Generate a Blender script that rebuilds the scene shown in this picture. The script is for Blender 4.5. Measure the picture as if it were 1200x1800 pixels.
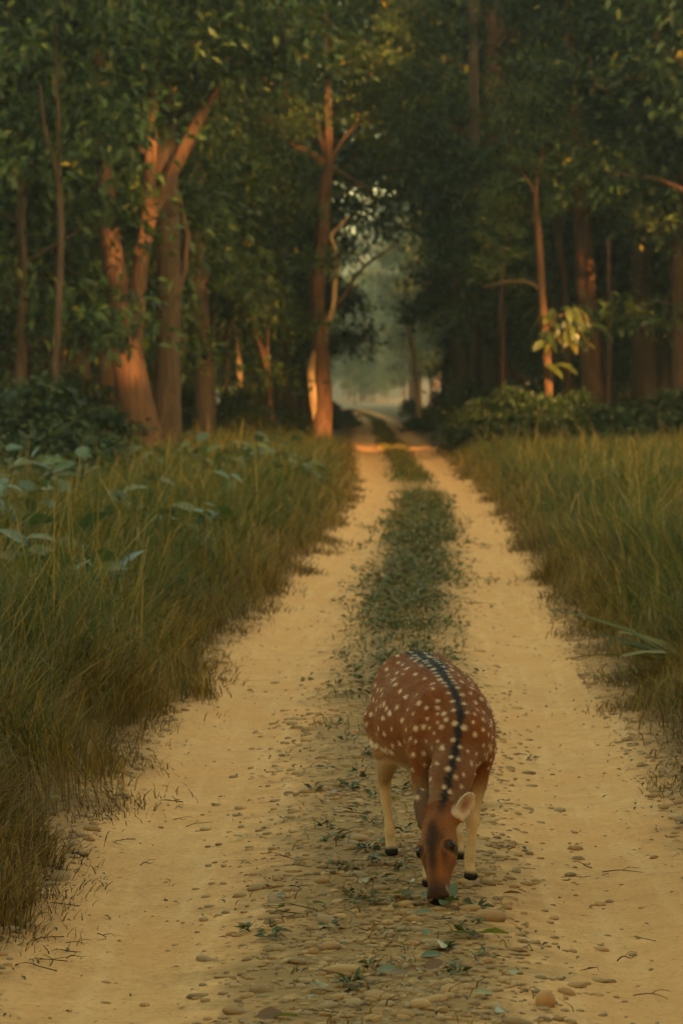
import bpy, math, random
import numpy as np
from mathutils import Vector, Matrix

for o in list(bpy.data.objects): bpy.data.objects.remove(o)
scene = bpy.context.scene
COL = scene.collection
RS = np.random.RandomState(7)
rnd = random.Random(11)

# ------------------------------------------------------------------ camera
CAMH = 1.6; FPX = 5000.0; HORIZ = 690.0            # 100 mm lens, horizon row of the photograph
PITCH = math.atan((900 - HORIZ) / FPX)
cd = bpy.data.cameras.new('camera'); cam = bpy.data.objects.new('camera', cd); COL.objects.link(cam)
cam.location = (0, 0, CAMH); cam.rotation_euler = (math.pi/2 - PITCH, 0, 0)
cd.sensor_fit = 'VERTICAL'; cd.sensor_height = 36.0; cd.sensor_width = 24.0; cd.lens = 100.0
cd.clip_end = 3000; cd.clip_start = 0.1
cd.dof.use_dof = True; cd.dof.focus_distance = 9.3; cd.dof.aperture_fstop = 6.3
scene.camera = cam

# ------------------------------------------------------------------ sky and sun
SUN_EL = math.radians(11.0); SUN_AZ = math.radians(166.0)     # low evening sun, behind the viewpoint to the right
w = bpy.data.worlds.new('World'); scene.world = w; w.use_nodes = True
nt = w.node_tree; bg = nt.nodes['Background']
sky = nt.nodes.new('ShaderNodeTexSky'); sky.sky_type = 'NISHITA'; sky.sun_disc = False
sky.sun_elevation = SUN_EL; sky.sun_rotation = SUN_AZ; sky.dust_density = 3.0; sky.air_density = 1.0; sky.ozone_density = 1.0
wb = nt.nodes.new('ShaderNodeMix'); wb.data_type = 'RGBA'; wb.blend_type = 'MULTIPLY'; wb.inputs[0].default_value = 1.0
wb.inputs[7].default_value = (1.0, 0.79, 0.42, 1)            # warm white balance, the same all over the sky
nt.links.new(sky.outputs[0], wb.inputs[6]); nt.links.new(wb.outputs[2], bg.inputs[0])
bg.inputs[1].default_value = 0.15
SUNV = Vector((math.sin(SUN_AZ)*math.cos(SUN_EL), math.cos(SUN_AZ)*math.cos(SUN_EL), math.sin(SUN_EL)))
sd = bpy.data.lights.new('sun', 'SUN'); sun = bpy.data.objects.new('sun', sd); COL.objects.link(sun)
sd.energy = 4.2; sd.angle = math.radians(0.5); sd.color = (1.0, 0.46, 0.14)
sun.rotation_euler = SUNV.to_track_quat('Z', 'Y').to_euler(); sun.location = (20, -40, 30)
vs = scene.view_settings
vs.view_transform = 'Standard'; vs.look = 'None'; vs.gamma = 1; vs.exposure = 2.9; vs.use_curve_mapping = False
scene.render.engine = 'CYCLES'
cy = scene.cycles
cy.max_bounces = 6; cy.diffuse_bounces = 3; cy.glossy_bounces = 2; cy.transmission_bounces = 3; cy.volume_bounces = 1
cy.caustics_reflective = False; cy.caustics_refractive = False

# ------------------------------------------------------------------ pixel helpers
def ray(px, py):
    x, y, z = (px-600)/FPX, 1.0, -(py-900)/FPX
    c, s = math.cos(PITCH), math.sin(PITCH)
    return Vector((x, y*c + z*s, -y*s + z*c))
def P(px, py, D):                                   # point seen at a pixel at forward distance D
    r = ray(px, py); return Vector((0, 0, CAMH)) + r*(D/r.y)
def G(px, py, z=0.0):                               # point on the ground seen at a pixel
    r = ray(px, py); return Vector((0, 0, CAMH)) + r*((z-CAMH)/r.z)
def to_px(p):
    c, s = math.cos(PITCH), math.sin(PITCH)
    x, y, z = p[0], p[1], p[2]-CAMH
    f = y*c - z*s; u = y*s + z*c
    return 600 + FPX*x/f, 900 - FPX*u/f

# ------------------------------------------------------------------ mesh helpers
def mesh_np(name, verts, faces, mat, tint=None, smooth=True, uv=None):
    verts = np.asarray(verts, dtype=np.float32); faces = np.asarray(faces, dtype=np.int32)
    k = faces.shape[1]; me = bpy.data.meshes.new(name)
    me.vertices.add(len(verts)); me.vertices.foreach_set('co', verts.ravel())
    me.loops.add(faces.size); me.loops.foreach_set('vertex_index', faces.ravel())
    me.polygons.add(len(faces)); me.polygons.foreach_set('loop_start', np.arange(0, faces.size, k, dtype=np.int32))
    me.polygons.foreach_set('loop_total', np.full(len(faces), k, dtype=np.int32))
    me.polygons.foreach_set('use_smooth', np.full(len(faces), smooth, dtype=bool))
    if tint is not None:
        t = np.ones((len(verts), 4), np.float32); t[:, :3] = tint
        a = me.color_attributes.new('tint', 'FLOAT_COLOR', 'POINT'); a.data.foreach_set('color', t.ravel())
    if uv is not None:
        l = me.uv_layers.new(name='UVMap'); l.data.foreach_set('uv', np.asarray(uv, np.float32)[faces.ravel()].ravel())
    me.update(calc_edges=True); me.validate()
    if mat: me.materials.append(mat)
    return me
def obj(name, me, parent=None, loc=(0,0,0), rot=(0,0,0), scale=(1,1,1), label=None, cat=None, group=None, kind=None):
    o = bpy.data.objects.new(name, me); COL.objects.link(o)
    o.location = loc; o.rotation_euler = rot; o.scale = scale if hasattr(scale, '__len__') else (scale,)*3
    if parent: o.parent = parent
    if label: o['label'] = label
    if cat: o['category'] = cat
    if group: o['group'] = group
    if kind: o['kind'] = kind
    return o

class MB:                                            # collects quads (triangles repeat a vertex never; all quads)
    def __init__(s): s.v = []; s.f = []; s.t = []; s.n = 0
    def add(s, v, f, t=(1,1,1)):
        v = np.asarray(v, np.float32); f = np.asarray(f, np.int32)
        s.v.append(v); s.f.append(f + s.n); s.n += len(v)
        tt = np.asarray(t, np.float32)
        s.t.append(np.tile(tt, (len(v), 1)) if tt.ndim == 1 else tt)
    def mesh(s, name, mat, smooth=True):
        return mesh_np(name, np.concatenate(s.v), np.concatenate(s.f), mat, np.concatenate(s.t), smooth)

def catmull(pts, n):
    pts = np.asarray(pts, float); m = len(pts)
    if m == 2: 
        t = np.linspace(0, 1, n)[:, None]; return pts[0]*(1-t) + pts[1]*t
    e = np.vstack([2*pts[0]-pts[1], pts, 2*pts[-1]-pts[-2]])
    out = []
    for u in np.linspace(0, m-1-1e-6, n):
        i = int(u); t = u-i; p0, p1, p2, p3 = e[i:i+4]
        out.append(.5*((2*p1) + (-p0+p2)*t + (2*p0-5*p1+4*p2-p3)*t*t + (-p0+3*p1-3*p2+p3)*t**3))
    return np.array(out)
def tube(path, radii, seg=8, rough=0.0, rs=RS):
    path = np.asarray(path, float); n = len(path); radii = np.interp(np.linspace(0, 1, n), np.linspace(0, 1, len(radii)), radii)
    T = np.gradient(path, axis=0); T /= np.linalg.norm(T, axis=1)[:, None] + 1e-9
    a = np.array([1.0, 0, 0]) if abs(T[0][0]) < .8 else np.array([0, 1.0, 0])
    V = []
    ang = np.linspace(0, 2*np.pi, seg, endpoint=False)
    ridge = 1 + rough*rs.randn(seg)
    for i in range(n):
        b = np.cross(T[i], a); b /= np.linalg.norm(b); a = np.cross(b, T[i])
        r = radii[i]*ridge*(1 + .5*rough*rs.randn(seg))
        V.append(path[i] + (np.cos(ang)*r)[:, None]*a + (np.sin(ang)*r)[:, None]*b)
    V = np.concatenate(V); idx = np.arange(n*seg).reshape(n, seg); j = np.roll(np.arange(seg), -1)
    F = np.stack([idx[:-1], idx[:-1][:, j], idx[1:][:, j], idx[1:]], -1).reshape(-1, 4)
    return V, F

# value noise for heights and masks
_nz = np.random.RandomState(3).rand(256, 256)
def vnoise(x, y):
    x = np.asarray(x, float); y = np.asarray(y, float)
    xi = np.floor(x).astype(int); yi = np.floor(y).astype(int); fx = x-xi; fy = y-yi
    fx = fx*fx*(3-2*fx); fy = fy*fy*(3-2*fy); g = lambda a, b: _nz[a & 255, b & 255]
    return (g(xi, yi)*(1-fx)+g(xi+1, yi)*fx)*(1-fy) + (g(xi, yi+1)*(1-fx)+g(xi+1, yi+1)*fx)*fy
def fbm(x, y, o=3): return sum(vnoise(x*2**k+17*k, y*2**k+9*k)/2**k for k in range(o))/sum(1/2**k for k in range(o))

# ------------------------------------------------------------------ materials
def mat(name): 
    m = bpy.data.materials.new(name); m.use_nodes = True; return m, m.node_tree, m.node_tree.nodes['Principled BSDF']
def N(t, ty, **kw):
    n = t.nodes.new(ty)
    for k, v in kw.items(): setattr(n, k, v)
    return n
def mixc(t, a, b, fac, mode='MIX'):
    m = N(t, 'ShaderNodeMix', data_type='RGBA', blend_type=mode)
    for s, v in ((0, fac), (6, a), (7, b)):
        if hasattr(v, 'is_output'): t.links.new(v, m.inputs[s])
        else: m.inputs[s].default_value = v if s == 0 else (*v[:3], 1)
    return m.outputs[2]
def ramp(t, fac, stops):
    r = N(t, 'ShaderNodeValToRGB'); e = r.color_ramp.elements
    while len(e) < len(stops): e.new(.5)
    for k, (p, c) in enumerate(stops): e[k].position = p; e[k].color = (*c, 1) if len(c) == 3 else c
    t.links.new(fac, r.inputs[0]); return r.outputs[0]
def noise(t, scale, detail=4, vec=None, rough=.55, dim='3D'):
    n = N(t, 'ShaderNodeTexNoise', noise_dimensions=dim); n.inputs['Scale'].default_value = scale
    n.inputs['Detail'].default_value = detail; n.inputs['Roughness'].default_value = rough
    if vec is not None: t.links.new(vec, n.inputs['Vector'])
    return n.outputs['Fac']
def bump(t, h, strength, dist, prev=None):
    b = N(t, 'ShaderNodeBump'); b.inputs['Strength'].default_value = strength; b.inputs['Distance'].default_value = dist
    t.links.new(h, b.inputs['Height'])
    if prev is not None: t.links.new(prev, b.inputs['Normal'])
    return b.outputs[0]
def attr(t, name='tint'):
    a = N(t, 'ShaderNodeAttribute', attribute_name=name); return a.outputs['Color']
def maprange(t, v, a, b, c=0, d=1):
    m = N(t, 'ShaderNodeMapRange'); m.inputs[1].default_value = a; m.inputs[2].default_value = b
    m.inputs[3].default_value = c; m.inputs[4].default_value = d; t.links.new(v, m.inputs[0]); return m.outputs[0]
def math_(t, op, a, b=None):
    m = N(t, 'ShaderNodeMath', operation=op)
    for i, v in enumerate((a, b)):
        if v is None: continue
        if hasattr(v, 'is_output'): t.links.new(v, m.inputs[i])
        else: m.inputs[i].default_value = v
    return m.outputs[0]

def leaf_material(name, rough, transl, spec=0.5, vary=True):
    m, t, b = mat(name)
    c = attr(t)
    if vary:
        oi = N(t, 'ShaderNodeObjectInfo')
        c = mixc(t, c, (1.25, 1.2, .85), maprange(t, oi.outputs['Random'], 0, 1, 0, .8), 'MULTIPLY')
        geo = N(t, 'ShaderNodeNewGeometry')
        k = noise(t, .55, 3, geo.outputs['Position']); c = mixc(t, c, (1.3, 1.3, .9), maprange(t, k, .35, .7), 'MULTIPLY')
    t.links.new(c, b.inputs['Base Color']); b.inputs['Roughness'].default_value = rough
    b.inputs['Specular IOR Level'].default_value = spec
    tr = N(t, 'ShaderNodeBsdfTranslucent'); t.links.new(mixc(t, c, (1.3, 1.35, .6), 1.0, 'MULTIPLY'), tr.inputs[0])
    mx = N(t, 'ShaderNodeMixShader'); mx.inputs[0].default_value = transl
    out = t.nodes['Material Output']
    t.links.new(b.outputs[0], mx.inputs[1]); t.links.new(tr.outputs[0], mx.inputs[2]); t.links.new(mx.outputs[0], out.inputs[0])
    return m
M_LEAF = leaf_material('tree_leaf', .5, .25, .3)
M_BIGLEAF = leaf_material('broad_leaf', .42, .22, .45, False)
M_GRASS = leaf_material('grass_blade', .6, .25, .15, False)
M_LITTER = leaf_material('litter_leaf', .6, .1, .3, False)

def bark_material(name, c1, c2, sc=1.0):
    m, t, b = mat(name)
    tc = N(t, 'ShaderNodeTexCoord'); mp = N(t, 'ShaderNodeMapping'); mp.inputs['Scale'].default_value = (9*sc, 9*sc, 1.3*sc)
    t.links.new(tc.outputs['Object'], mp.inputs[0])
    k = noise(t, 1.6, 6, mp.outputs[0], .65); k2 = noise(t, .7, 3, tc.outputs['Object'])
    c = ramp(t, k, [(.3, c1), (.68, c2)])
    c = mixc(t, c, tuple(x*1.5 for x in c2), maprange(t, k2, .5, .75, 0, .5))
    t.links.new(c, b.inputs['Base Color']); b.inputs['Roughness'].default_value = .9; b.inputs['Specular IOR Level'].default_value = .2
    t.links.new(bump(t, k, .9, .04), b.inputs['Normal']); return m
M_BARK = bark_material('bark_brown', (.014, .009, .005), (.060, .038, .021))
M_BARKR = bark_material('bark_reddish', (.020, .010, .005), (.088, .045, .021))
M_BARKP = bark_material('bark_pale', (.11, .075, .040), (.31, .22, .12))

# ------------------------------------------------------------------ terrain shape
CLD = np.array([-80, -10, 0, 9.4, 13.1, 19.5, 25.9, 38.1, 45, 72.7, 114, 160, 216, 267, 300, 340, 420])
CLX = np.array([-1.6, -.15, .0, .13, .2, .44, .66, 1.10, 1.28, 1.42, 1.67, 2.05, 1.73, .7, -2.0, -9, -30])
_d = np.linspace(-80, 420, 2001); _x = np.interp(_d, CLD, CLX)
_k = np.ones(41)/41; _xs = np.convolve(np.pad(_x, 20, mode='edge'), _k, 'valid')
def cx(d): return np.interp(d, _d, _xs)
HALF = 1.14
def H(x, y):
    x = np.asarray(x, float); y = np.asarray(y, float); u = x-cx(y); a = np.abs(u)
    z = -.05*np.exp(-((a-.72)/.3)**2)
    z = z + .012*(fbm(x*2.1, y*1.3)-.5) + np.clip((a-1.2)/1.5, 0, 1)*(.10 + .12*(fbm(x*.35+4, y*.35)-.5))
    return z + 9*np.clip((y-430)/330, 0, 1)**2
def Hf(x, y): return float(H(x, y))

# ground sheet
gx = np.concatenate([-np.geomspace(420, 9, 26), np.linspace(-8, 10, 55), np.geomspace(11, 420, 26)])
gy = np.concatenate([np.linspace(-150, 4, 30), np.geomspace(5, 1100, 200)])
X, Y = np.meshgrid(gx, gy); A = np.abs(X-cx(Y))
Z = H(X, Y) - .07*np.clip((1.75-A)/.25, 0, 1)
idx = np.arange(X.size).reshape(X.shape)
F = np.stack([idx[:-1,:-1], idx[:-1,1:], idx[1:,1:], idx[1:,:-1]], -1).reshape(-1, 4)
m, t, b = mat('forest_soil')
tc = N(t, 'ShaderNodeTexCoord'); k = noise(t, 1.2, 6, tc.outputs['Object']); k2 = noise(t, 9, 5, tc.outputs['Object'])
c = ramp(t, k, [(.3, (.05, .04, .014)), (.6, (.10, .07, .027))]); c = mixc(t, c, (.05, .055, .012), maprange(t, k2, .4, .65, 0, .7))
t.links.new(c, b.inputs['Base Color']); b.inputs['Roughness'].default_value = .95
t.links.new(bump(t, k2, .8, .05), b.inputs['Normal'])
obj('ground', mesh_np('ground', np.stack([X, Y, Z], -1).reshape(-1, 3), F, m), kind='structure')

# dirt road sheet: U is metres across, V metres along
ru = np.linspace(-1.95, 1.95, 66); rd = np.concatenate([np.linspace(-70, 3.5, 40), np.geomspace(4, 330, 900)])
U, D = np.meshgrid(ru, rd); X = cx(D)+U
fine = .010*(fbm(X*9, D*7, 3)-.5)*np.clip(40/np.maximum(D, 5), 0, 1)
Z = H(X, D) + fine - .16*np.clip((np.abs(U)-1.62)/.3, 0, 1)
idx = np.arange(X.size).reshape(X.shape)
F = np.stack([idx[:-1,:-1], idx[:-1,1:], idx[1:,1:], idx[1:,:-1]], -1).reshape(-1, 4)
m, t, b = mat('road_dirt')
uv = N(t, 'ShaderNodeUVMap'); sp = N(t, 'ShaderNodeSeparateXYZ'); t.links.new(uv.outputs[0], sp.inputs[0])
tc = N(t, 'ShaderNodeTexCoord'); ob = tc.outputs['Object']
au = math_(t, 'ABSOLUTE', sp.outputs[0])
n1 = noise(t, 1.1, 5, ob); n2 = noise(t, 7, 6, ob, .65); n3 = noise(t, 60, 4, ob, .7)
mp = N(t, 'ShaderNodeMapping'); mp.inputs['Scale'].default_value = (7, .5, 1); t.links.new(uv.outputs[0], mp.inputs[0])
streak = noise(t, 1.5, 5, mp.outputs[0], .6)
c = ramp(t, n2, [(.3, (.42, .222, .080)), (.7, (.56, .315, .122))])
c = mixc(t, c, (.49, .245, .085), maprange(t, n1, .4, .65, 0, .8)); c = mixc(t, c, (.60, .38, .18), maprange(t, streak, .5, .75, 0, .55))
c = mixc(t, c, (.24, .125, .045), maprange(t, n3, .55, .70, 0, .8)); n4 = noise(t, 22, 5, ob, .7); c = mixc(t, c, (.62, .40, .20), maprange(t, n4, .58, .72, 0, .6)); c = mixc(t, c, (.30, .165, .06), maprange(t, n4, .42, .30, 0, .7))
wob = math_(t, 'MULTIPLY', math_(t, 'SUBTRACT', n2, .5), .55); wob2 = math_(t, 'MULTIPLY', math_(t, 'SUBTRACT', n1, .5), .5)
aw = math_(t, 'ADD', math_(t, 'ADD', au, wob), wob2)
edge = maprange(t, aw, 1.0, 1.32); c = mixc(t, c, (.13, .075, .028), edge)
cen = math_(t, 'MULTIPLY', maprange(t, aw, .22, .50, 1, 0), .85); c = mixc(t, c, (.19, .115, .042), cen)
t.links.new(c, b.inputs['Base Color']); b.inputs['Roughness'].default_value = .95; b.inputs['Specular IOR Level'].default_value = .15
b1 = bump(t, n3, .5, .012); b2 = bump(t, n2, .6, .03, b1); t.links.new(b2, b.inputs['Normal'])
road = obj('dirt_road', mesh_np('dirt_road', np.stack([X, D, Z], -1).reshape(-1, 3), F, m, uv=np.stack([U, D], -1).reshape(-1, 2)), kind='structure')

# ------------------------------------------------------------------ stones
m, t, b = mat('river_stone')
tc = N(t, 'ShaderNodeTexCoord'); oi = N(t, 'ShaderNodeObjectInfo'); k = noise(t, 25, 5, tc.outputs['Object'], .6)
c = mixc(t, attr(t), (.36, .22, .09), maprange(t, k, .35, .65, .1, .6)); c = mixc(t, c, (.85, .80, .72), oi.outputs['Random'], 'MULTIPLY')
t.links.new(c, b.inputs['Base Color']); b.inputs['Roughness'].default_value = .8; b.inputs['Specular IOR Level'].default_value = .25
t.links.new(bump(t, k, .3, .01), b.inputs['Normal']); M_STONE = m
def sphere_quads(nu, nv):                           # rounded stone shell
    th = np.linspace(.001, np.pi-.001, nv); ph = np.linspace(0, 2*np.pi, nu, endpoint=False)
    V = np.array([[math.sin(a)*math.cos(p), math.sin(a)*math.sin(p), math.cos(a)] for a in th for p in ph])
    idx = np.arange(nu*nv).reshape(nv, nu); j = np.roll(np.arange(nu), -1)
    return V, np.stack([idx[:-1], idx[1:], idx[1:][:, j], idx[:-1][:, j]], -1).reshape(-1, 4)
SV, SF = sphere_quads(7, 5)
SVb, SFb = sphere_quads(12, 9)
def stone_shape(rs, V):
    e = rs.uniform(.7, 1.3, 3); V = V*e
    q = rs.randn(3, 3)*.9; V = V*(1+.13*np.sin(V@q+rs.rand(3)*6).sum(1)[:, None]*.6)
    p = 2.0+rs.rand()*.8; n = (np.abs(V)**p).sum(1)**(1/p)
    return V/(n[:, None])*(.55+.45*n[:, None])
TONES = np.array([(.33, .24, .13), (.42, .31, .17), (.26, .21, .145), (.36, .23, .11), (.30, .27, .20), (.22, .16, .09), (.47, .37, .22)])*np.array([.80, .66, .47])
stone_meshes = []
for k in range(14):
    V = stone_shape(RS, SVb if k < 6 else SV)
    stone_meshes.append(mesh_np('stone', V, SFb if k < 6 else SF, M_STONE, TONES[k % 7]))
def stone_sites(n, rs):
    out = []
    while len(out) < n:
        r = rs.rand()
        if r < .60:
            d = 6.3 + 9.5*rs.rand()**1.6; u = rs.randn()*.26 + .04
            if abs(u) > .8: continue
            s = rs.gamma(1.8, .0034)+.0042
        elif r < .72: d = 12 + 30*rs.rand(); u = rs.randn()*.28; s = rs.gamma(1.8, .004)+.005
        elif r < .94:
            d = 6.3 + 22*rs.rand()**1.5; u = rs.choice([-1, 1])*(1.05 + abs(rs.randn())*.22); s = rs.gamma(2.0, .0045)+.005
        else: d = 6.2+16*rs.rand(); u = rs.uniform(-1.1, 1.1); s = rs.gamma(1.4, .0022)+.003
        out.append((d, u, min(s, .03)))
    return out
sites = stone_sites(10500, RS); sites.sort(key=lambda q: -q[2]/q[0])
for i, (d, u, s) in enumerate(sites[:290]):
    x = float(cx(d))+u
    obj('stone', stone_meshes[i % 6], road, (x, d, Hf(x, d)+s*.05), (rnd.uniform(-.15, .15), rnd.uniform(-.15, .15), rnd.uniform(0, 6.3)), (s*rnd.uniform(1.0, 1.9), s*rnd.uniform(.75, 1.1), s*rnd.uniform(.4, .62)))
g = MB()
for (d, u, s) in sites[290:]:
    V = stone_shape(RS, SV)*(s*RS.uniform(.9, 1.7), s, s*RS.uniform(.4, .65)); a = RS.rand()*6.3; ca, sa = math.cos(a), math.sin(a)
    V = V@np.array([[ca, sa, 0], [-sa, ca, 0], [0, 0, 1]]); x = float(cx(d))+u
    g.add(V+(x, d, Hf(x, d)+s*.04), SF, TONES[RS.randint(7)]*RS.uniform(.75, 1.1))
obj('gravel', g.mesh('gravel', M_STONE), road, kind='stuff')

def big_stone(px, py, L, W, Hh, rot, label, tone):
    p = G(px, py); V = stone_shape(np.random.RandomState(int(px)), sphere_quads(18, 12)[0])*(1, 1, 1)
    o = obj('cobble', mesh_np('cobble', V, sphere_quads(18, 12)[1], M_STONE, tone), None, (p.x, p.y, Hf(p.x, p.y)+Hh*.35), (0, 0, rot), (L, W, Hh), label=label, cat='stone', group=None)
big_stone(860, 1614, .052, .028, .024, .1, 'long knobbly brown cobble beside the grazing deer\'s muzzle', (.30, .19, .09))
big_stone(606, 1708, .062, .024, .017, .05, 'flat elongated tan cobble in the gravel below the grazing deer', (.44, .30, .14))
big_stone(580, 1668, .032, .024, .02, .5, 'rounded reddish brown cobble with dark underside in the gravel', (.30, .18, .09))
big_stone(738, 1770, .030, .022, .018, -.4, 'smooth oval tan pebble in open gravel between the wheel tracks', (.42, .29, .14))
big_stone(566, 1551, .026, .02, .016, 0, 'small round warm brown pebble at the gravel strip\'s rim', (.34, .22, .10))
big_stone(765, 1128, .036, .026, .022, .2, 'pale orange cobble lying just behind the deer\'s rump', (.48, .30, .13))
big_stone(958, 1755, .03, .026, .034, .3, 'upright reddish cobble at the rim of the wheel track', (.40, .22, .09))

# ------------------------------------------------------------------ grass
def rand_tint(rs, n, pal, p):
    pal = np.array(pal); i = rs.choice(len(pal), n, p=p); return pal[i]*rs.uniform(.6, 1.3, (n, 1))
GREEN = [(.050, .064, .010), (.078, .078, .011), (.032, .048, .009), (.130, .090, .016), (.20, .125, .030), (.10, .055, .014)]
def blades(x, y, h, wd, tint, lean, rs, name, parent=None, **kw):
    n = len(x); z0 = H(x, y)-.02; a = rs.rand(n)*2*np.pi; la = 12.6*fbm(x*.9+31, y*.9) + rs.randn(n)*1.0
    side = np.stack([np.cos(a), np.sin(a), np.zeros(n)], 1)*wd[:, None]/2
    ld = np.stack([np.cos(la), np.sin(la), np.zeros(n)], 1)*(lean*h)[:, None]
    base = np.stack([x, y, z0], 1); up = np.array([0, 0, 1.])
    V = np.empty((n, 7, 3))
    for k, (f, wf) in enumerate(((0, .8), (.45, 1.0), (.8, .6))):
        c = base + up*(h*(f - .35*lean*f*f*f))[:, None] + ld*(f*f)
        V[:, 2*k] = c-side*wf; V[:, 2*k+1] = c+side*wf
    V[:, 6] = base + up*(h*(1-.5*lean))[:, None] + ld
    o = np.arange(n)[:, None]*7
    F = np.concatenate([o+np.array([0, 1, 3, 2]), o+np.array([2, 3, 5, 4])])
    T = o+np.array([4, 5, 6])
    tt = np.repeat(tint, 7, 0)
    verts = V.reshape(-1, 3)
    # triangles and quads: tips as degenerate-free quads using the tip twice is avoided by a second tiny mesh pass
    faces = np.concatenate([F, np.concatenate([T, T[:, 2:3]], 1)])
    me = bpy.data.meshes.new(name)
    me.vertices.add(len(verts)); me.vertices.foreach_set('co', verts.astype(np.float32).ravel())
    loops = np.concatenate([F.ravel(), T.ravel()]).astype(np.int32)
    me.loops.add(len(loops)); me.loops.foreach_set('vertex_index', loops)
    st = np.concatenate([np.arange(len(F))*4, len(F)*4+np.arange(len(T))*3]).astype(np.int32)
    me.polygons.add(len(st)); me.polygons.foreach_set('loop_start', st)
    me.polygons.foreach_set('loop_total', np.concatenate([np.full(len(F), 4), np.full(len(T), 3)]).astype(np.int32))
    t4 = np.ones((len(verts), 4), np.float32); t4[:, :3] = tt
    at = me.color_attributes.new('tint', 'FLOAT_COLOR', 'POINT'); at.data.foreach_set('color', t4.ravel())
    me.update(calc_edges=True); me.materials.append(M_GRASS)
    return obj(name, me, parent, kind='stuff', **kw)
def grass_side(side, rs, n):
    # distances drawn so that near ground is denser
    d = np.exp(rs.uniform(math.log(6.5), math.log(80), n*3)); lim = .122*d + 1.6
    c = cx(d); edge = np.interp(d, [7, 8.2, 9.2, 11, 13, 19, 25, 38, 80], [1.4, 1.12, .98, 1.0, 1.08, 1.2, 1.1, 1.07, 1.1] if side < 0 else [1.34, 1.34, 1.32, 1.3, 1.24, 1.22, 1.14, 1.1, 1.1]) + .5*(fbm(d*.9+50*side, d*0+3)-.45)+ .3*(fbm(d*4+50*side, d*0+7)-.5)
    off = edge + np.abs(rs.rand(n*3))*np.maximum(lim + side*(-c) - edge, .3)
    x = c + side*off; keep = rs.rand(n*3) < np.clip(.9*(np.maximum(lim-side*c-edge, .3))/(d*.12+.9), .15, 1)
    cl = fbm(x*1.3, d*1.3); keep &= rs.rand(n*3) < np.clip((cl-.25)*3.2, .15, 1)
    x, d, off, edge, cl = x[keep][:n], d[keep][:n], off[keep][:n], edge[keep][:n], cl[keep][:n]
    m_ = len(x); e = np.clip((off-edge)/.7, 0, 1)
    h = (.10 + .44*e**.7)*rs.uniform(.6, 1.35, m_)*(.65+.8*fbm(x*.8+9, d*.8))
    dryness = np.clip(1.1+.35*np.clip((16-d)/8, 0, 1)-e*1.15 + .9*(fbm(x*.5, d*.5)-.5), .12, .95)
    g = rand_tint(rs, m_, GREEN[:3], [.4, .35, .25]); br = rand_tint(rs, m_, GREEN[3:], [.45, .3, .25])
    tint = np.where((rs.rand(m_) < dryness)[:, None], br, g); tall_ = rs.rand(m_) < .045; h = np.where(tall_ & (e > .4), h*rs.uniform(1.2, 1.7, m_), h); tint[tall_] = np.array([.20, .135, .035])*rs.uniform(.6, 1.2, (int(tall_.sum()), 1))
    tint = tint*(.55+.9*fbm(x*1.7+3, d*1.7))[:, None]
    wd = .0052*np.clip(d/13, .8, 4.0)**.8*rs.uniform(.6, 1.4, m_)
    return x, d, h, wd, tint, np.clip(rs.beta(2, 2.5, m_)*1.1, .05, .95)
for side in (-1, 1):
    rs = np.random.RandomState(21+side); a = grass_side(side, rs, 95000)
    blades(*a, rs, 'grass', label=('tall olive grass with dry straw tips and large-leaved plants among it along the track' if side < 0 else 'open sward of tall green and straw grass along the track'), cat='grass')
rs = np.random.RandomState(91); n = 26000; d = np.exp(rs.uniform(math.log(6.2), math.log(60), n)); sgn = rs.choice([-1, 1], n)
off = np.where(sgn < 0, np.interp(d, [7, 8.2, 9.2, 11, 13, 19, 25, 38, 80], [1.35, 1.1, .96, .97, 1.05, 1.17, 1.07, 1.04, 1.1]), np.interp(d, [7, 11, 13, 19, 25, 38, 80], [1.3, 1.28, 1.22, 1.19, 1.12, 1.08, 1.1])) + rs.randn(n)*.09 + .5*(fbm(d*.9+50*sgn, d*0+3)-.45)
ok = rs.rand(n) < np.clip((fbm(off*3+sgn*9, d*2.2)-.3)*4, .03, 1); d, off, sgn = d[ok], off[ok], sgn[ok]; x = cx(d)+sgn*off; n = len(x)
blades(x, d, rs.uniform(.03, .12, n)*np.clip(d/14, .45, 1), .0045*np.clip(d/13, .8, 4)**.8*rs.uniform(.6, 1.4, n), rand_tint(rs, n, [(.15, .09, .026), (.085, .048, .015), (.22, .135, .04), (.06, .05, .012)], [.35, .3, .2, .15]), rs.uniform(.4, .98, n), rs, 'dry_verge_grass', label='short dry brown grass and straw fringing the track', cat='grass')
# low tufts and runners in the middle of the track
rs = np.random.RandomState(5)
n = 30000; d = np.exp(rs.uniform(math.log(6.8), math.log(260), n)); 
strip = np.where(d < 46, .36, .34)*(.35+1.15*fbm(d*.7, d*0+1+50*0))
u = np.clip(rs.randn(n)*.52, -1.3, 1.3)*strip + .12*(fbm(d*.7, d*0+8)-.5); ok = (rs.rand(n) < np.clip(np.abs(d-48)/4-.4, .04, 1)) & (rs.rand(n) < np.where(d < 12.5, .10, np.where(d < 19, .28, 1))) & (rs.rand(n) < np.clip((fbm(u*3, d*.6)-.25)*4, .05, 1))
d, u = d[ok], u[ok]; x = cx(d)+u
blades(x, d, rs.uniform(.04, .13, len(x))*np.clip(d/25, .8, 1.5), .005*np.clip(d/13, .8, 9)**.9, np.where((d < 12.5)[:, None], rand_tint(rs, len(x), GREEN[3:], [.4, .3, .3]), rand_tint(rs, len(x), GREEN, [.25, .2, .2, .15, .1, .1])), np.where(d < 12.5, rs.uniform(.85, .98, len(x)), rs.uniform(.2, .95, len(x))), rs, 'strip_grass', label='low weedy grass growing between the two wheel tracks', cat='grass')

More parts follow.
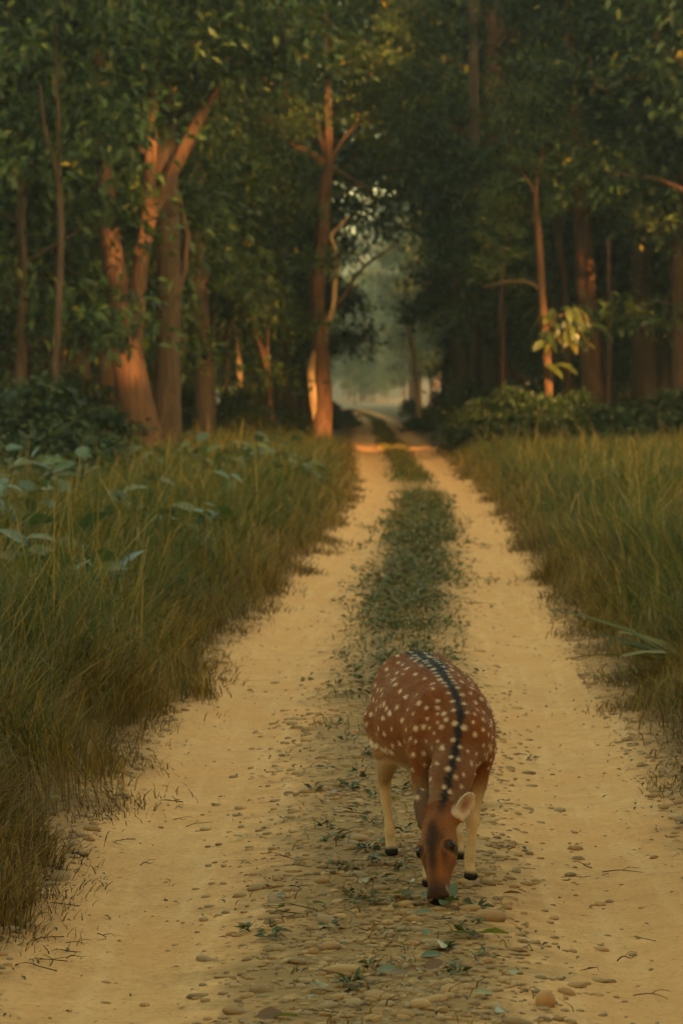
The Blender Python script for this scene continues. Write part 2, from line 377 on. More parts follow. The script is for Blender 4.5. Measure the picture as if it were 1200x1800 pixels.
# ------------------------------------------------------------------ leaves
def leaf_template(fold=.12, droop=.18, wid=.42):
    # rib of 4 points, 2 side rows: folded along the midrib and drooping; 6 quads
    prof = [(0, .03), (.22, .72*wid), (.55, wid), (.82, .6*wid), (1, .02)]
    V = []; 
    for x, w_ in prof:
        z = -droop*x*x
        V += [(x, -w_, z+fold*w_/wid*.9), (x, 0, z), (x, w_, z+fold*w_/wid*.9)]
    Fc = []
    for i in range(len(prof)-1):
        a = i*3; Fc += [(a, a+1, a+4, a+3), (a+1, a+2, a+5, a+4)]
    return np.array(V), np.array(Fc)
LV2 = np.array([(0, 0, 0), (.45, -.21, .05), (.5, 0, -.02), (.45, .21, .05), (1, 0, -.16)]); LF2 = np.array([(0, 1, 4, 2), (0, 2, 4, 3)])
def leaf_cloud(c, dirs, size, tint, V0=LV2, F0=LF2, roll=None):
    """c positions, dirs unit directions (leaf axis), size lengths"""
    n = len(c); up = np.tile(np.array([0, 0, 1.]), (n, 1)) + (roll if roll is not None else RS.randn(n, 3)*.45)
    s = np.cross(up, dirs); s /= np.linalg.norm(s, axis=1)[:, None]+1e-9; nn = np.cross(dirs, s)
    V = c[:, None] + size[:, None, None]*(V0[None, :, 0:1]*dirs[:, None] + V0[None, :, 1:2]*s[:, None] + V0[None, :, 2:3]*nn[:, None])
    F = (F0[None] + (np.arange(n)*len(V0))[:, None, None]).reshape(-1, 4)
    return V.reshape(-1, 3), F, np.repeat(tint, len(V0), 0)
TREEPAL = [(.018, .037, .010), (.030, .053, .013), (.010, .022, .008), (.055, .067, .014), (.22, .15, .02)]
def rand_dirs(rs, n, out=None, k=.8):
    v = rs.randn(n, 3); 
    if out is not None: v = v*k + out
    v[:, 2] -= .25
    return v/(np.linalg.norm(v, axis=1)[:, None]+1e-9)

def make_tree(rs, height, r0, h0, nbr, blen, clumps, per, leaf, spread=.42, seg=8, bow=.4, pal=TREEPAL, pp=(.34, .28, .22, .15, .01), trunkmat=M_BARK, upz=.5):
    """returns (trunk mesh incl. limbs, crown mesh) with base at origin"""
    k = 7; pth = np.zeros((k, 3)); pth[:, 2] = np.linspace(-.15, height, k); pth[1:, :2] += np.cumsum(rs.randn(k-1, 2)*bow*height/60, 0)
    path = catmull(pth, 26); tb = MB()
    rad = r0*np.array([1.5, 1.08, 1, .92, .82, .7, .55, .4, .2]); v, f = tube(path, rad, seg, .05, rs); tb.add(v, f)
    cc, dd = [], []
    for i in range(nbr):
        fz = h0 + (height-h0)*((i+rs.rand())/nbr)**.9; p0 = np.array([np.interp(fz, path[:, 2], path[:, q]) for q in range(3)])
        az = i*2.4 + rs.rand()*1.2; L = blen*(1.0 - .55*(fz-h0)/(height-h0+.01))*rs.uniform(.65, 1.2)
        o = np.array([math.cos(az), math.sin(az), 0]); pts = [p0, p0+o*L*.4+np.array([0, 0, L*upz*.45]), p0+o*L*.75+np.array([0, 0, L*upz*.65])+rs.randn(3)*.1*L, p0+o*L+np.array([0, 0, L*upz*.55])+rs.randn(3)*.12*L]
        bp = catmull(pts, 9); v, f = tube(bp, [r0*.32, r0*.2, r0*.07], 5, .04, rs); tb.add(v, f)
        for c in range(clumps):
            q = bp[min(8, int(8*(.35+.65*(c+rs.rand())/clumps)))] + rs.randn(3)*np.array([.35, .35, .25])*L*.28
            m_ = int(per*rs.uniform(.5, 1.5)); pos = q + rs.randn(m_, 3)*np.array([spread, spread, spread*.55]); cc.append(pos)
            dd.append(rand_dirs(rs, m_, o*.5 + (pos-q)*.8))
    pos = np.concatenate(cc); dirs = np.concatenate(dd); n = len(pos)
    cl = rand_tint(rs, n, pal, pp)
    V, F, T = leaf_cloud(pos, dirs, leaf*rs.uniform(.6, 1.3, n), cl)
    return tb.mesh('trunk', trunkmat), mesh_np('crown', V, F, M_LEAF, T, False), n

# ------------------------------------------------------------------ shared tree kinds
KIND = {}
for k in range(4):
    rs = np.random.RandomState(100+k); KIND['under%d' % k] = make_tree(rs, 8.5+k*.9, .075+.012*k, 1.4+.4*k, 18, 2.9, 8, 58, .25)
for k in range(3):
    rs = np.random.RandomState(200+k); KIND['tall%d' % k] = make_tree(rs, 22+2*k, .24+.03*k, 6.0, 30, 4.8, 9, 62, .27, spread=.62, seg=10, bow=.25, trunkmat=M_BARKR if k else M_BARK)
for k in range(3):
    rs = np.random.RandomState(300+k); KIND['shrub%d' % k] = make_tree(rs, 1.3+.25*k, .02, .08, 16, .95, 5, 24, .20, spread=.16, seg=5, pal=[(.012, .025, .007), (.020, .036, .009), (.008, .016, .006), (.035, .042, .010)], pp=(.4, .25, .3, .05), upz=.7)

def plant_tree(kind, x, y, name, label, cat, group, scale=1.0, rz=None):
    r = obj(name, None, None, (x, y, Hf(x, y)-.03), (0, 0, rnd.uniform(0, 6.28) if rz is None else rz), (scale, scale, scale*rnd.uniform(.9, 1.12)), label=label, cat=cat, group=group)
    r.empty_display_size = .3
    if cat == 'shrub': r.scale = (scale*rnd.uniform(.8, 1.6), scale*rnd.uniform(.8, 1.4), scale*rnd.uniform(.55, 1.15))
    tr, cr, n = KIND[kind]; obj('trunk' if cat == 'tree' else 'stem', tr, r); obj('crown' if cat == 'tree' else 'foliage', cr, r)
    return r

# sunlit spots: light corridors from these points towards the sun stay clear of foliage
LIT = []      # (point, radius)
def lit(px, py, D, rad): LIT.append((P(px, py, D), rad))

# ------------------------------------------------------------------ individual trees read from the photograph
def pixel_tree(name, label, D, stems, mat_, crowns=(), cat='tree', drift=0.0, seg=10, rough=.06):
    """stems: list of (pixel path [(x,y)...], widths in px); all at distance D; crowns: (kind, px, py, scale)"""
    s0 = stems[0][0][0]; base = P(s0[0], s0[1], D); base.z = Hf(base.x, base.y)
    root = obj(name, None, None, base, label=label, cat=cat); root.empty_display_size = .3
    ppm = FPX/D
    for i, (pp, ww) in enumerate(stems):
        pts = [P(a, b_, D + drift*k*(1 if i % 2 else -1)) - base for k, (a, b_) in enumerate(pp)]
        if i == 0: pts[0].z = -.15
        path = catmull(pts, max(14, 6*len(pts))); rad = [q/ppm/2 for q in ww]
        g = MB(); v, f = tube(path, rad, seg, rough, np.random.RandomState(int(s0[0])+i)); g.add(v, f)
        obj('trunk' if i == 0 else 'limb', g.mesh('trunk', mat_[i] if isinstance(mat_, (list, tuple)) else mat_), root)
    for kind, a, b_, sc in crowns:
        p = P(a, b_, D+.4) - base; o = obj('crown', KIND[kind][1], root, p, (0, 0, rnd.uniform(0, 6.28)), sc)
    return root

# crowns used on pixel trees are placed so that their foliage hangs at the named pixel (crown mesh base lies below)
pixel_tree('slender_tree', 'slender pale brown tree with bare crooked stem rising from the dark shrubs', 50,
    [([(83, 850), (95, 700), (103, 560), (108, 400), (100, 300), (82, 240), (70, 150)], [15, 13, 12, 11, 10, 8, 5]),
     ([(104, 330), (104, 240), (100, 120), (96, 0)], [8, 7, 5, 3])], M_BARK, [('under1', 90, 560, 1.0)])
pixel_tree('forked_tree', 'large buttressed tree with flared base and two leaning forked limbs in the forest', 59,
    [([(262, 826), (245, 740), (225, 640), (212, 560), (200, 470), (188, 380), (175, 200), (170, 0)], [74, 62, 54, 44, 38, 34, 28, 20]),
     ([(230, 660), (238, 560), (246, 470), (260, 385), (266, 250), (271, 120), (274, -60)], [34, 30, 26, 24, 20, 17, 14]),
     ([(246, 450), (270, 370), (310, 290), (345, 220), (385, 150)], [26, 24, 24, 22, 12]),
     ([(262, 826), (270, 835), (276, 842)], [40, 26, 14])], M_BARKR, [('under2', 200, 380, 1.0), ('under0', 390, 300, .9)])
pixel_tree('straight_tree', 'straight grey brown tree trunk with thick middle standing behind the forked tree', 80,
    [([(366, 786), (360, 700), (352, 560), (350, 440), (346, 300), (340, 180), (336, 0)], [32, 31, 33, 31, 27, 24, 20])], M_BARK, [('under3', 345, 330, 1.1)])
pixel_tree('thin_tree', 'thin pale stem with a kink leaning among the grass near the straight trunk', 86,
    [([(431, 782), (424, 700), (418, 620), (410, 545), (404, 470)], [10, 10, 9, 8, 5])], M_BARKP, [('under0', 410, 700, .7)])
pixel_tree('crooked_tree', 'thin reddish crooked tree bending sideways halfway up, two steps from the track tree', 84,
    [([(480, 786), (474, 700), (470, 650), (455, 600), (441, 560), (430, 480)], [13, 12, 11, 9, 8, 5]), ([(471, 660), (470, 600), (474, 540)], [7, 6, 4])], M_BARKR, [('under2', 450, 720, .8)])
pixel_tree('thin_tree', 'thin orange brown sapling beside the flared base of the forked tree', 66,
    [([(286, 796), (284, 740), (274, 690), (268, 640)], [9, 8, 7, 5])], M_BARKR)
pixel_tree('thin_tree', 'thin bent brown sapling just behind the flared base of the forked tree', 68,
    [([(307, 794), (308, 730), (312, 690), (322, 640), (326, 570)], [11, 10, 9, 7, 5])], M_BARKR)
pixel_tree('track_tree', 'tall slim tree at the grassy track edge with a pale stem twining round its trunk', 87,
    [([(563, 782), (569, 700), (564, 620), (558, 520), (566, 420), (572, 330), (577, 290), (576, 180), (572, 60), (570, -80)], [42, 30, 26, 24, 22, 20, 18, 13, 10, 7]),
     ([(556, 740), (550, 690), (547, 650), (556, 615), (572, 575), (585, 540), (590, 480), (590, 440), (582, 415), (600, 395), (612, 380)], [14, 15, 14, 13, 13, 11, 8, 7, 7, 6, 4]),
     ([(590, 537), (612, 510), (622, 490), (648, 462), (680, 440), (700, 420)], [8, 8, 7, 6, 4, 3]),
     ([(577, 292), (545, 268), (520, 258), (492, 235), (470, 200)], [13, 11, 10, 9, 5]),
     ([(577, 292), (562, 240), (555, 215), (510, 190), (480, 180)], [9, 7, 6, 5, 3]),
     ([(577, 292), (600, 250), (630, 215), (660, 190)], [9, 7, 6, 4]),
     ([(577, 292), (610, 310), (640, 330), (665, 350)], [8, 7, 5, 3])],
    [M_BARKR, M_BARKP, M_BARK, M_BARKR, M_BARK, M_BARK, M_BARK], [('under3', 560, 330, 1.0), ('under1', 505, 330, .8), ('under2', 690, 420, .7)])
pixel_tree('thick_tree', 'thick dark tree trunk half hidden by leaves beyond the slender pale tree', 64,
    [([(22, 810), (20, 700), (18, 560), (14, 400), (10, 200), (6, -40)], [62, 54, 50, 46, 42, 36]), ([(48, 800), (52, 640), (46, 560), (40, 480)], [14, 14, 12, 8])], M_BARKR, [('under0', 20, 420, 1.0)])
sap = pixel_tree('sapling', 'reddish sapling with a drooping bunch of big yellow-green leaves, lit by low sun', 72,
    [([(965, 790), (964, 700), (960, 620), (952, 520), (946, 420), (940, 345), (948, 290), (955, 260)], [17, 15, 14, 14, 12, 10, 8, 5]),
     ([(950, 512), (935, 500), (912, 495), (885, 496), (850, 505)], [9, 8, 7, 6, 3]),
     ([(940, 345), (925, 315), (905, 290)], [7, 6, 4]), ([(958, 600), (975, 560), (998, 552)], [6, 5, 3])], [M_BARKR, M_BARK, M_BARK, M_BARK], [('under1', 948, 480, .5), ('under2', 870, 560, .3)])
pixel_tree('tall_tree', 'tall brown trunk with faint lean standing just behind the yellow-leaved sapling', 78,
    [([(1050, 770), (1042, 690), (1032, 560), (1026, 440), (1022, 330), (1012, 200), (1003, 60), (998, -60)], [46, 42, 38, 33, 30, 26, 24, 22])], M_BARKR, [('under1', 1010, 480, 1.0)])
pixel_tree('tall_tree', 'thick straight furrowed trunk between the leaning tall trunk and the open grass edge', 77,
    [([(1136, 772), (1133, 690), (1130, 560), (1128, 440), (1124, 330), (1118, 200), (1112, 40), (1108, -60)], [46, 41, 38, 36, 34, 30, 26, 24])], M_BARK, [('under3', 1125, 360, 1.0)])
pixel_tree('tall_tree', 'stout pale brown trunk rising straight from the shrubs beside the thick furrowed trunk', 75,
    [([(1202, 775), (1198, 690), (1196, 560), (1196, 440), (1196, 330), (1198, 150), (1200, -60)], [52, 46, 44, 43, 40, 36, 30])], M_BARK, [('under2', 1195, 380, .9)])
pixel_tree('thin_tree', 'slim reddish stem crossing behind the leaning tall trunk', 80,
    [([(1000, 760), (996, 620), (992, 500), (984, 430), (982, 380), (980, 250)], [13, 13, 13, 13, 12, 8])], M_BARKR)
pixel_tree('thin_tree', 'thin dark straight stem between the leaning trunk and the furrowed trunk', 76,
    [([(1066, 770), (1068, 650), (1070, 540), (1068, 420)], [9, 9, 8, 6])], M_BARK)
pixel_tree('thin_tree', 'thin leaning brown stem in deep shade along the forest edge of the grass', 92,
    [([(908, 760), (902, 680), (888, 620), (868, 570), (862, 480), (858, 420)], [11, 10, 10, 9, 7, 4])], M_BARK, [('under0', 860, 640, .8)])
pixel_tree('pale_tree', 'thin pale straight stem in haze beside the far bend of the track', 140,
    [([(736, 735), (732, 680), (726, 620), (716, 570), (712, 500)], [9, 8, 8, 7, 4])], M_BARKP)
pixel_tree('dark_tree', 'dark trunk in deep shade behind the shrubs at the track\'s grassy verge', 96,
    [([(842, 760), (840, 690), (836, 600), (838, 480), (835, 300), (830, 0)], [24, 21, 20, 19, 17, 14])], M_BARK)
# big drooping leaves on the sapling, each its own part
BLV, BLF = leaf_template(.10, .28, .30)
PALB = [(.045, .07, .018), (.06, .085, .02), (.035, .055, .022)]
def leaf_mesh(tint, drp=.28, wid=.30, fold=.10):
    V, F_ = leaf_template(fold, drp, wid); return mesh_np('leaf', V, F_, M_BIGLEAF, tint)
YL = [leaf_mesh(c, .35, .27) for c in ((.050, .048, .004), (.036, .045, .005), (.066, .054, .005), (.022, .034, .008))]
sb = sap.location
def aim(o, p, d, size, roll=0.0):
    d = Vector(d).normalized(); s = Vector((0, 0, 1)).cross(d)
    if s.length < .05: s = Vector((1, 0, 0))
    s.normalize(); n_ = d.cross(s)
    mw = Matrix((d, s, n_)).transposed() @ Matrix.Rotation(roll, 3, 'X')
    o.location = p; o.rotation_euler = mw.to_euler(); o.scale = (size,)*3
rs2 = random.Random(4)
for k in range(110):
    a0, b0 = rs2.uniform(948, 1032), rs2.uniform(538, 605); a0 = 985+(a0-985)*.9
    c0 = P(a0, b0, 72-rs2.uniform(-.6, .9)) - sb; out = (a0-985)/45
    o = obj('leaf', YL[rs2.choice([0, 1, 1, 2, 3, 3, 3])], sap)
    aim(o, c0, (out*.8+rs2.uniform(-.3, .3), rs2.uniform(-.8, .0), rs2.uniform(-1.3, -.1)), rs2.uniform(.24, .46), rs2.uniform(-.8, .8))
for k, (a0, b0, dx, dz) in enumerate(((955, 640, .5, -.2), (965, 650, .8, .3), (975, 640, .7, -.1), (1030, 570, 1, -.1), (1040, 575, 1, -.3), (945, 540, -.8, -.3), (950, 560, -.7, -.6), (1078, 430, .3, -.8), (1070, 440, -.5, -.8), (1082, 445, .6, -.3), (1072, 425, -.2, .8))):
    if k > 6: continue
    o = obj('leaf', YL[1 if k < 3 else 3], sap); aim(o, P(a0, b0, 71.5)-sb, (dx, -.3, dz), .6, .3)
lit(990, 592, 72, 1.0); lit(963, 690, 72, .5)
lit(566, 755, 87, .75); lit(548, 680, 87, .5); lit(500, 243, 87, .9); lit(490, 325, 95, .8)
lit(267, 250, 59, .7); lit(345, 222, 59, .4); lit(262, 385, 59, .5); lit(268, 800, 59, .38); lit(232, 640, 59, .5); lit(472, 650, 84, .7)
lit(200, 450, 59, .5); lit(738, 791, 8000/101, 1.35); lit(765, 789, 8000/100, 1.3); lit(715, 791, 8000/101, 1.2); lit(490, 75, 75, .7); lit(630, 140, 90, .8)
lit(415, 600, 86, .5); lit(308, 740, 68, .4); lit(480, 770, 84, .5); lit(432, 60, 70, .6); lit(1075, 440, 76, .6); lit(1000, 60, 78, .7); lit(350, 480, 80, .4)

# ------------------------------------------------------------------ forest fill
SUNXY = (SUNV.x/SUNV.y*-1, SUNV.z/-SUNV.y)          # metres sideways / upwards per metre towards the viewpoint
KEEP_CLEAR = [(566, 60, 87), (262, 70, 59), (95, 30, 50), (350, 34, 80), (965, 60, 72), (1035, 36, 78), (1130, 36, 77), (1192, 30, 75), (425, 25, 86), (475, 25, 84), (738, 50, 79)]
placed = []
def free(x, y, gap, reach):
    px, _ = to_px((x, y, 1.0)); ppm = FPX/y
    for (q, wpx, D) in KEEP_CLEAR:
        if y < D+1 and abs(px-q) < wpx*.6 + reach*ppm*.2: return False
    for (p, r) in LIT:                               # the low sunlight's path
        if y < p.y:
            k = p.y-y; bx = p.x + SUNXY[0]*k; bz = p.z + SUNXY[1]*k
            if abs(x-bx) < reach*.5 + r and bz < 8: return False
    return all((x-a)**2+(y-b_)**2 > gap*gap for a, b_ in placed)
def scatter(n, side, d0, d1, near, far, gap, kinds, name, label, cat, group, sc=(.85, 1.25), reach=2.0, tries=4000, bias=1.0):
    c_ = 0
    for _ in range(tries):
        if c_ >= n: break
        d = d0+(d1-d0)*rnd.random()**bias; off = near + rnd.random()*max(far(d)-near, .5); x = float(cx(d)) + side*off
        if abs(x) > .12*d + 5 or not free(x, d, gap, reach): continue
        placed.append((x, d)); plant_tree(rnd.choice(kinds), x, d, name, label, cat, group, rnd.uniform(*sc)); c_ += 1
    return c_
UND = ['under%d' % k for k in range(4)]; TAL = ['tall%d' % k for k in range(3)]; SHR = ['shrub%d' % k for k in range(3)]
wide = lambda d: .12*d+5
cnt = []
cnt.append(scatter(16, -1, 60, 150, 2.6, wide, 2.2, TAL, 'tall_tree', 'tall dense forest tree deep behind the forked tree', 'tree', 'tall trees on the forked tree\'s side', (.85, 1.15), 1.2))
cnt.append(scatter(18, 1, 80, 160, 3.0, wide, 2.2, TAL, 'tall_tree', 'tall dense forest tree deep behind the yellow-leaved sapling', 'tree', 'tall trees on the sapling\'s side', (.85, 1.15), 1.2))
cnt.append(scatter(46, -1, 52, 150, 3.3, wide, 1.6, UND, 'understory_tree', 'leafy understory tree filling the forest on the forked tree\'s side of the track', 'tree', 'understory trees on the forked tree\'s side', (.8, 1.25), 1.9, bias=1.4))
cnt.append(scatter(50, 1, 74, 160, 4.0, wide, 1.6, UND, 'understory_tree', 'leafy understory tree filling the forest on the sapling\'s side of the track', 'tree', 'understory trees on the sapling\'s side', (.8, 1.25), 1.9, bias=1.4))
cnt.append(scatter(22, -1, 150, 300, 7.5, lambda d: 28, 3.0, TAL, 'distant_tree', 'hazy distant forest tree past the far bend, on the forked tree\'s side', 'tree', 'distant trees on the forked tree\'s side', (1.0, 1.5), .2))
cnt.append(scatter(22, 1, 150, 300, 7.5, lambda d: 32, 3.0, TAL, 'distant_tree', 'hazy distant forest tree past the far bend, on the sapling\'s side', 'tree', 'distant trees on the sapling\'s side', (1.0, 1.5), .2))
cnt.append(scatter(20, -1, 150, 290, 6.0, lambda d: 18, 2.0, UND, 'distant_understory_tree', 'hazy low leafy tree by the far bend, on the forked tree\'s side', 'tree', 'distant low trees on the forked tree\'s side', (.9, 1.4), .2))
cnt.append(scatter(24, 1, 150, 300, 5.6, lambda d: 20, 2.0, UND, 'distant_understory_tree', 'hazy low leafy tree by the far bend, on the sapling\'s side', 'tree', 'distant low trees on the sapling\'s side', (.9, 1.4), .2))
cnt.append(scatter(9, 1, 64, 100, 3.5, wide, 1.2, TAL, 'tall_tree', 'tall tree', 'tree', 'tall trees on the sapling\'s side', (.9, 1.1), .2))
cnt.append(scatter(6, -1, 56, 90, 3.0, wide, 1.2, TAL, 'tall_tree', 'tall tree', 'tree', 'tall trees on the forked tree\'s side', (.9, 1.1), .2))
for i in range(20):                                   # slim bare stems among the trees
    sd2 = -1 if i % 2 else 1; y = rnd.uniform(62, 112) if sd2 < 0 else rnd.uniform(76, 120); px = rnd.uniform(20, 500) if sd2 < 0 else rnd.uniform(850, 1190); x = (px-600)/FPX*y
    hh = rnd.uniform(5, 13); q = np.cumsum(np.random.RandomState(900+i).randn(6, 2)*.16*hh/8, 0); pth = catmull([(q[k][0]-q[0][0], q[k][1]-q[0][1], -.1+hh*k/5) for k in range(6)], 18)
    g = MB(); v, f = tube(pth, np.array([1.25, 1, .9, .7, .3])*rnd.uniform(.05, .12), 7, .05); g.add(v, f); ro = obj('slim_tree', None, None, (x, y, Hf(x, y)), label='slim bare stem', cat='tree', group='slim bare-stemmed trees')
    obj('trunk', g.mesh('trunk', rnd.choice([M_BARK, M_BARKR])), ro); obj('crown', KIND[rnd.choice(UND)][1], ro, Vector(pth[-1])-Vector((0, 0, 2.6)), (0, 0, rnd.uniform(0, 6)), rnd.uniform(.5, .75))
for i in range(44):                                   # the forest that closes the view far behind the bend
    x = rnd.uniform(-60, 90); y = rnd.uniform(700, 900)
    plant_tree(rnd.choice(TAL+UND), x, y, 'distant_tree', 'hazy tree in the wall of forest closing the end of the track', 'tree', 'trees closing the end of the track', rnd.uniform(1.3, 1.9))
for i in range(34):
    y = 430+470*(i/33); x = y*.009 + rnd.uniform(-1, 1)*(7+y*.006)
    plant_tree(rnd.choice(UND if y < 620 else UND+TAL), x, y, 'distant_tree', 'hazy tree closing the gap', 'tree', 'trees closing the end of the track', rnd.uniform(1.3, 2.1))
for i in range(12):
    y = rnd.uniform(330, 520); x = y*.009 + rnd.uniform(-1, 1)*(5+y*.005)
    plant_tree(rnd.choice(UND), x, y, 'distant_understory_tree', 'hazy low leafy tree', 'tree', 'low trees in the far clearing', rnd.uniform(.45, .8))
for i in range(10):                                   # canopy that leans over the track
    y = 104+6.5*i+rnd.uniform(-3, 3); x = float(cx(y)) + (-1 if i % 2 else 1)*rnd.uniform(3.2, 4.8)
    plant_tree(rnd.choice(TAL), x, y, 'tall_tree', 'tall dense forest tree', 'tree', 'tall trees leaning over the track', rnd.uniform(1.3, 1.55))
for i in range(40):                                   # its flanks, left open along the clearing in line with the track
    y = rnd.uniform(305, 680); x = (-4.5-rnd.random()**1.5*22 - y*.004) if i % 2 else (y*.017 + 6 + rnd.random()**1.5*24)
    plant_tree(rnd.choice(TAL), x, y, 'distant_tree', 'hazy tree along the clearing', 'tree', 'trees along the far clearing', rnd.uniform(1.0, 1.5))
# shrubs at the forest edges
def shrub_row(n, box, label, group, sc):
    for _ in range(n):
        px, py = rnd.uniform(box[0], box[1]), rnd.uniform(box[2], box[3]); p = G(px, py)
        plant_tree(rnd.choice(SHR), p.x, p.y, 'shrub', label, 'shrub', group, rnd.uniform(*sc))
shrub_row(20, (815, 1230, 794, 812), 'dark leafy shrub in the row between the open grass and the tall trunks', 'shrubs along the open grass', (.55, .85))
shrub_row(16, (790, 1230, 768, 790), 'dark leafy shrub in shade under the tall trunks', 'shrubs under the tall trunks', (.7, 1.1))
shrub_row(20, (-30, 185, 850, 900), 'dark leafy shrub in the thicket round the slender pale tree', 'shrubs round the slender pale tree', (.4, .75))
shrub_row(10, (-30, 185, 820, 845), 'dark leafy shrub in the thicket at the forked tree\'s foot', 'shrubs at the forked tree\'s foot', (.5, .9))
shrub_row(12, (300, 545, 770, 792), 'leafy shrub in the grass round the thin crooked stems', 'shrubs round the thin stems', (.5, .9))
shrub_row(10, (722, 812, 740, 768), 'low shrub on the verge where the track bends', 'shrubs where the track bends', (.45, .8))
shrub_row(8, (560, 612, 728, 765), 'low shrub beyond the track tree on the grassy verge', 'shrubs beyond the track tree', (.35, .6))

# ------------------------------------------------------------------ unseen trees added behind the viewpoint to block the low sun
m_sh = M_LEAF
def shade_tree(i, x, y, hgt, rad):
    rs = np.random.RandomState(500+i); n = 8500
    z = 1.5 + (hgt-1.5)*rs.rand(n)**.85; r = rad*np.sqrt(rs.rand(n))*(1.0-.35*((z-hgt*.5)/(hgt*.5))**2); a = rs.rand(n)*6.283
    c = np.stack([x+r*np.cos(a), y+r*np.sin(a), z], 1); ok = np.ones(n, bool)
    s = np.array(SUNV)
    for (p, q) in LIT:
        v = c-np.array(p); t_ = v@s; dist = np.linalg.norm(v-t_[:, None]*s, axis=1); ok &= dist > q+.1  # leaves cut away along the sun corridors so the chosen spots stay lit
    c = c[ok]; n = len(c)
    V0 = np.array([(0, 0, 0), (.5, -.34, .03), (1, 0, -.1), (.5, .34, .03)]); F0 = np.array([(0, 1, 2, 3)])
    base = np.array([x, y, Hf(x, y)])
    V, F_, T = leaf_cloud(c-base, rand_dirs(rs, n), .62*rs.uniform(.7, 1.2, n), rand_tint(rs, n, TREEPAL, (.34, .28, .22, .15, .01)), V0, F0, rs.randn(n, 3)*1.2)
    r_ = obj('sun_blocker_tree', None, None, base, label='tall dense unseen tree added behind the viewpoint to block the sun', cat='tree', group='unseen sun-blocking trees behind the viewpoint')
    pth = catmull([(0, 0, -.2), (.1, .1, hgt*.4), (-.1, .2, hgt*.95)], 12); v, f = tube(pth, [.35, .25, .08], 8, .05, rs); g = MB(); g.add(v, f)
    obj('trunk', g.mesh('trunk', M_BARK), r_); obj('crown', mesh_np('crown', V, F_, M_LEAF, T, False), r_)
k = 0
for row, (yy, hh) in enumerate(((-16, 28), (-24, 35), (-33, 40))):
    for xx in np.arange(-15, 40, 6.2):
        xx = xx + (row % 2)*3.0 + rnd.uniform(-.7, .7)
        if abs(xx) < 2.6: xx = 2.9 if xx > 0 else -2.9
        shade_tree(k, xx, yy + rnd.uniform(-1.5, 1.5), hh*rnd.uniform(.9, 1.1), 3.9); k += 1

shade_tree(k, 5.6, -13.5, 17, 3.4); shade_tree(k+1, 7.5, -20, 20, 3.6)  # two more unseen blockers added to stop sun leaking onto the near grass
# ------------------------------------------------------------------ large-leaved plants in the grass
BL = [leaf_mesh(c, d_, w_, .08) for c, d_, w_ in (((.045, .075, .030), .25, .30), ((.055, .085, .026), .35, .27), ((.035, .06, .028), .15, .33), ((.075, .09, .022), .45, .25))]
SITES = [(100, 965, .62, 'pair of broad pale leaves', 9), (60, 1015, .55, 'a loose tuft of dull leaves', 10), (25, 1085, .5, 'drooping leaves', 9), (130, 1130, .45, 'low spreading leaves', 11), (345, 1015, .42, 'flat glossy leaves in a wide rosette', 12),
    (175, 900, .7, 'many dark leaves', 12), (375, 890, .6, 'bluish leaves', 11), (430, 868, .6, 'small bluish leaves', 10), (490, 890, .5, 'pale drooping leaves', 10), (250, 975, .5, 'half sunken leaves', 9),
    (95, 868, .8, 'one big pale top leaf', 10), (330, 872, .6, 'tangled leaves', 10), (455, 846, .6, 'upright leaves', 9), (545, 880, .4, 'dark drooping leaves', 8), (20, 975, .7, 'tall dark leaves', 11),
    (210, 1010, .4, 'scattered narrow leaves', 8), (60, 905, .8, 'overlapping leaves', 12), (300, 930, .5, 'curled leaves', 9), (400, 925, .45, 'dull green leaves', 9), (520, 845, .5, 'sparse leaves', 8), (150, 1060, .4, 'bright leaves', 8),
    (75, 945, .6, 'leaning leaves', 12), (130, 925, .6, 'folded leaves', 12), (15, 1030, .55, 'pointed leaves', 12), (365, 995, .4, 'spread pale leaves', 12), (310, 1000, .4, 'layered leaves', 11), (440, 885, .5, 'mottled leaves', 11), (470, 865, .5, 'blue-green leaves', 12),
    (500, 862, .5, 'stacked leaves', 11), (350, 880, .55, 'wilted leaves', 12), (405, 872, .55, 'crowded leaves', 12), (30, 930, .7, 'large limp leaves', 13), (95, 1110, .4, 'thin green leaves', 11), (165, 1115, .38, 'pale-edged leaves', 11), (285, 880, .6, 'deep green leaves', 12), (225, 890, .6, 'matted leaves', 12), (330, 845, .6, 'long leaves', 11), (530, 865, .4, 'roundish leaves', 10)]
for i, (px, py, h_, desc, nl) in enumerate(SITES):
    p = G(px, py); r = random.Random(40+i); root = obj('broadleaf_plant', None, None, (p.x, p.y, Hf(p.x, p.y)), label='broad-leaved green plant with %s growing in the tall grass' % desc, cat='plant', group='large-leaved plants in the grass')
    root.empty_display_size = .1
    nst = 2 if nl > 9 else 1; j = 0
    for s_ in range(nst):
        top = np.array([r.uniform(-.22, .22), r.uniform(-.15, .15), h_*r.uniform(1.0, 1.35)]); path = catmull([(0, 0, -.05), top*(.5, .5, .55), top], 8)
        g = MB(); v, f = tube(path, [.009, .006, .003], 5, .03); g.add(v, f); obj('stem', g.mesh('stem', M_BARK), root)
        nl2 = int(nl*1.5)
        for q in range(nl2//nst):
            tq = max(0, 1 - .75*q/(nl2/nst)); c0 = path[int(7*tq)]; az = q*2.4 + r.uniform(-.5, .5) + s_
            o = obj('leaf', BL[r.choice([0, 0, 1, 2, 3])], root); aim(o, Vector(c0), (math.cos(az), math.sin(az), r.uniform(-.7, .9)), r.uniform(.16, .31), r.uniform(-.7, .7)); j += 1
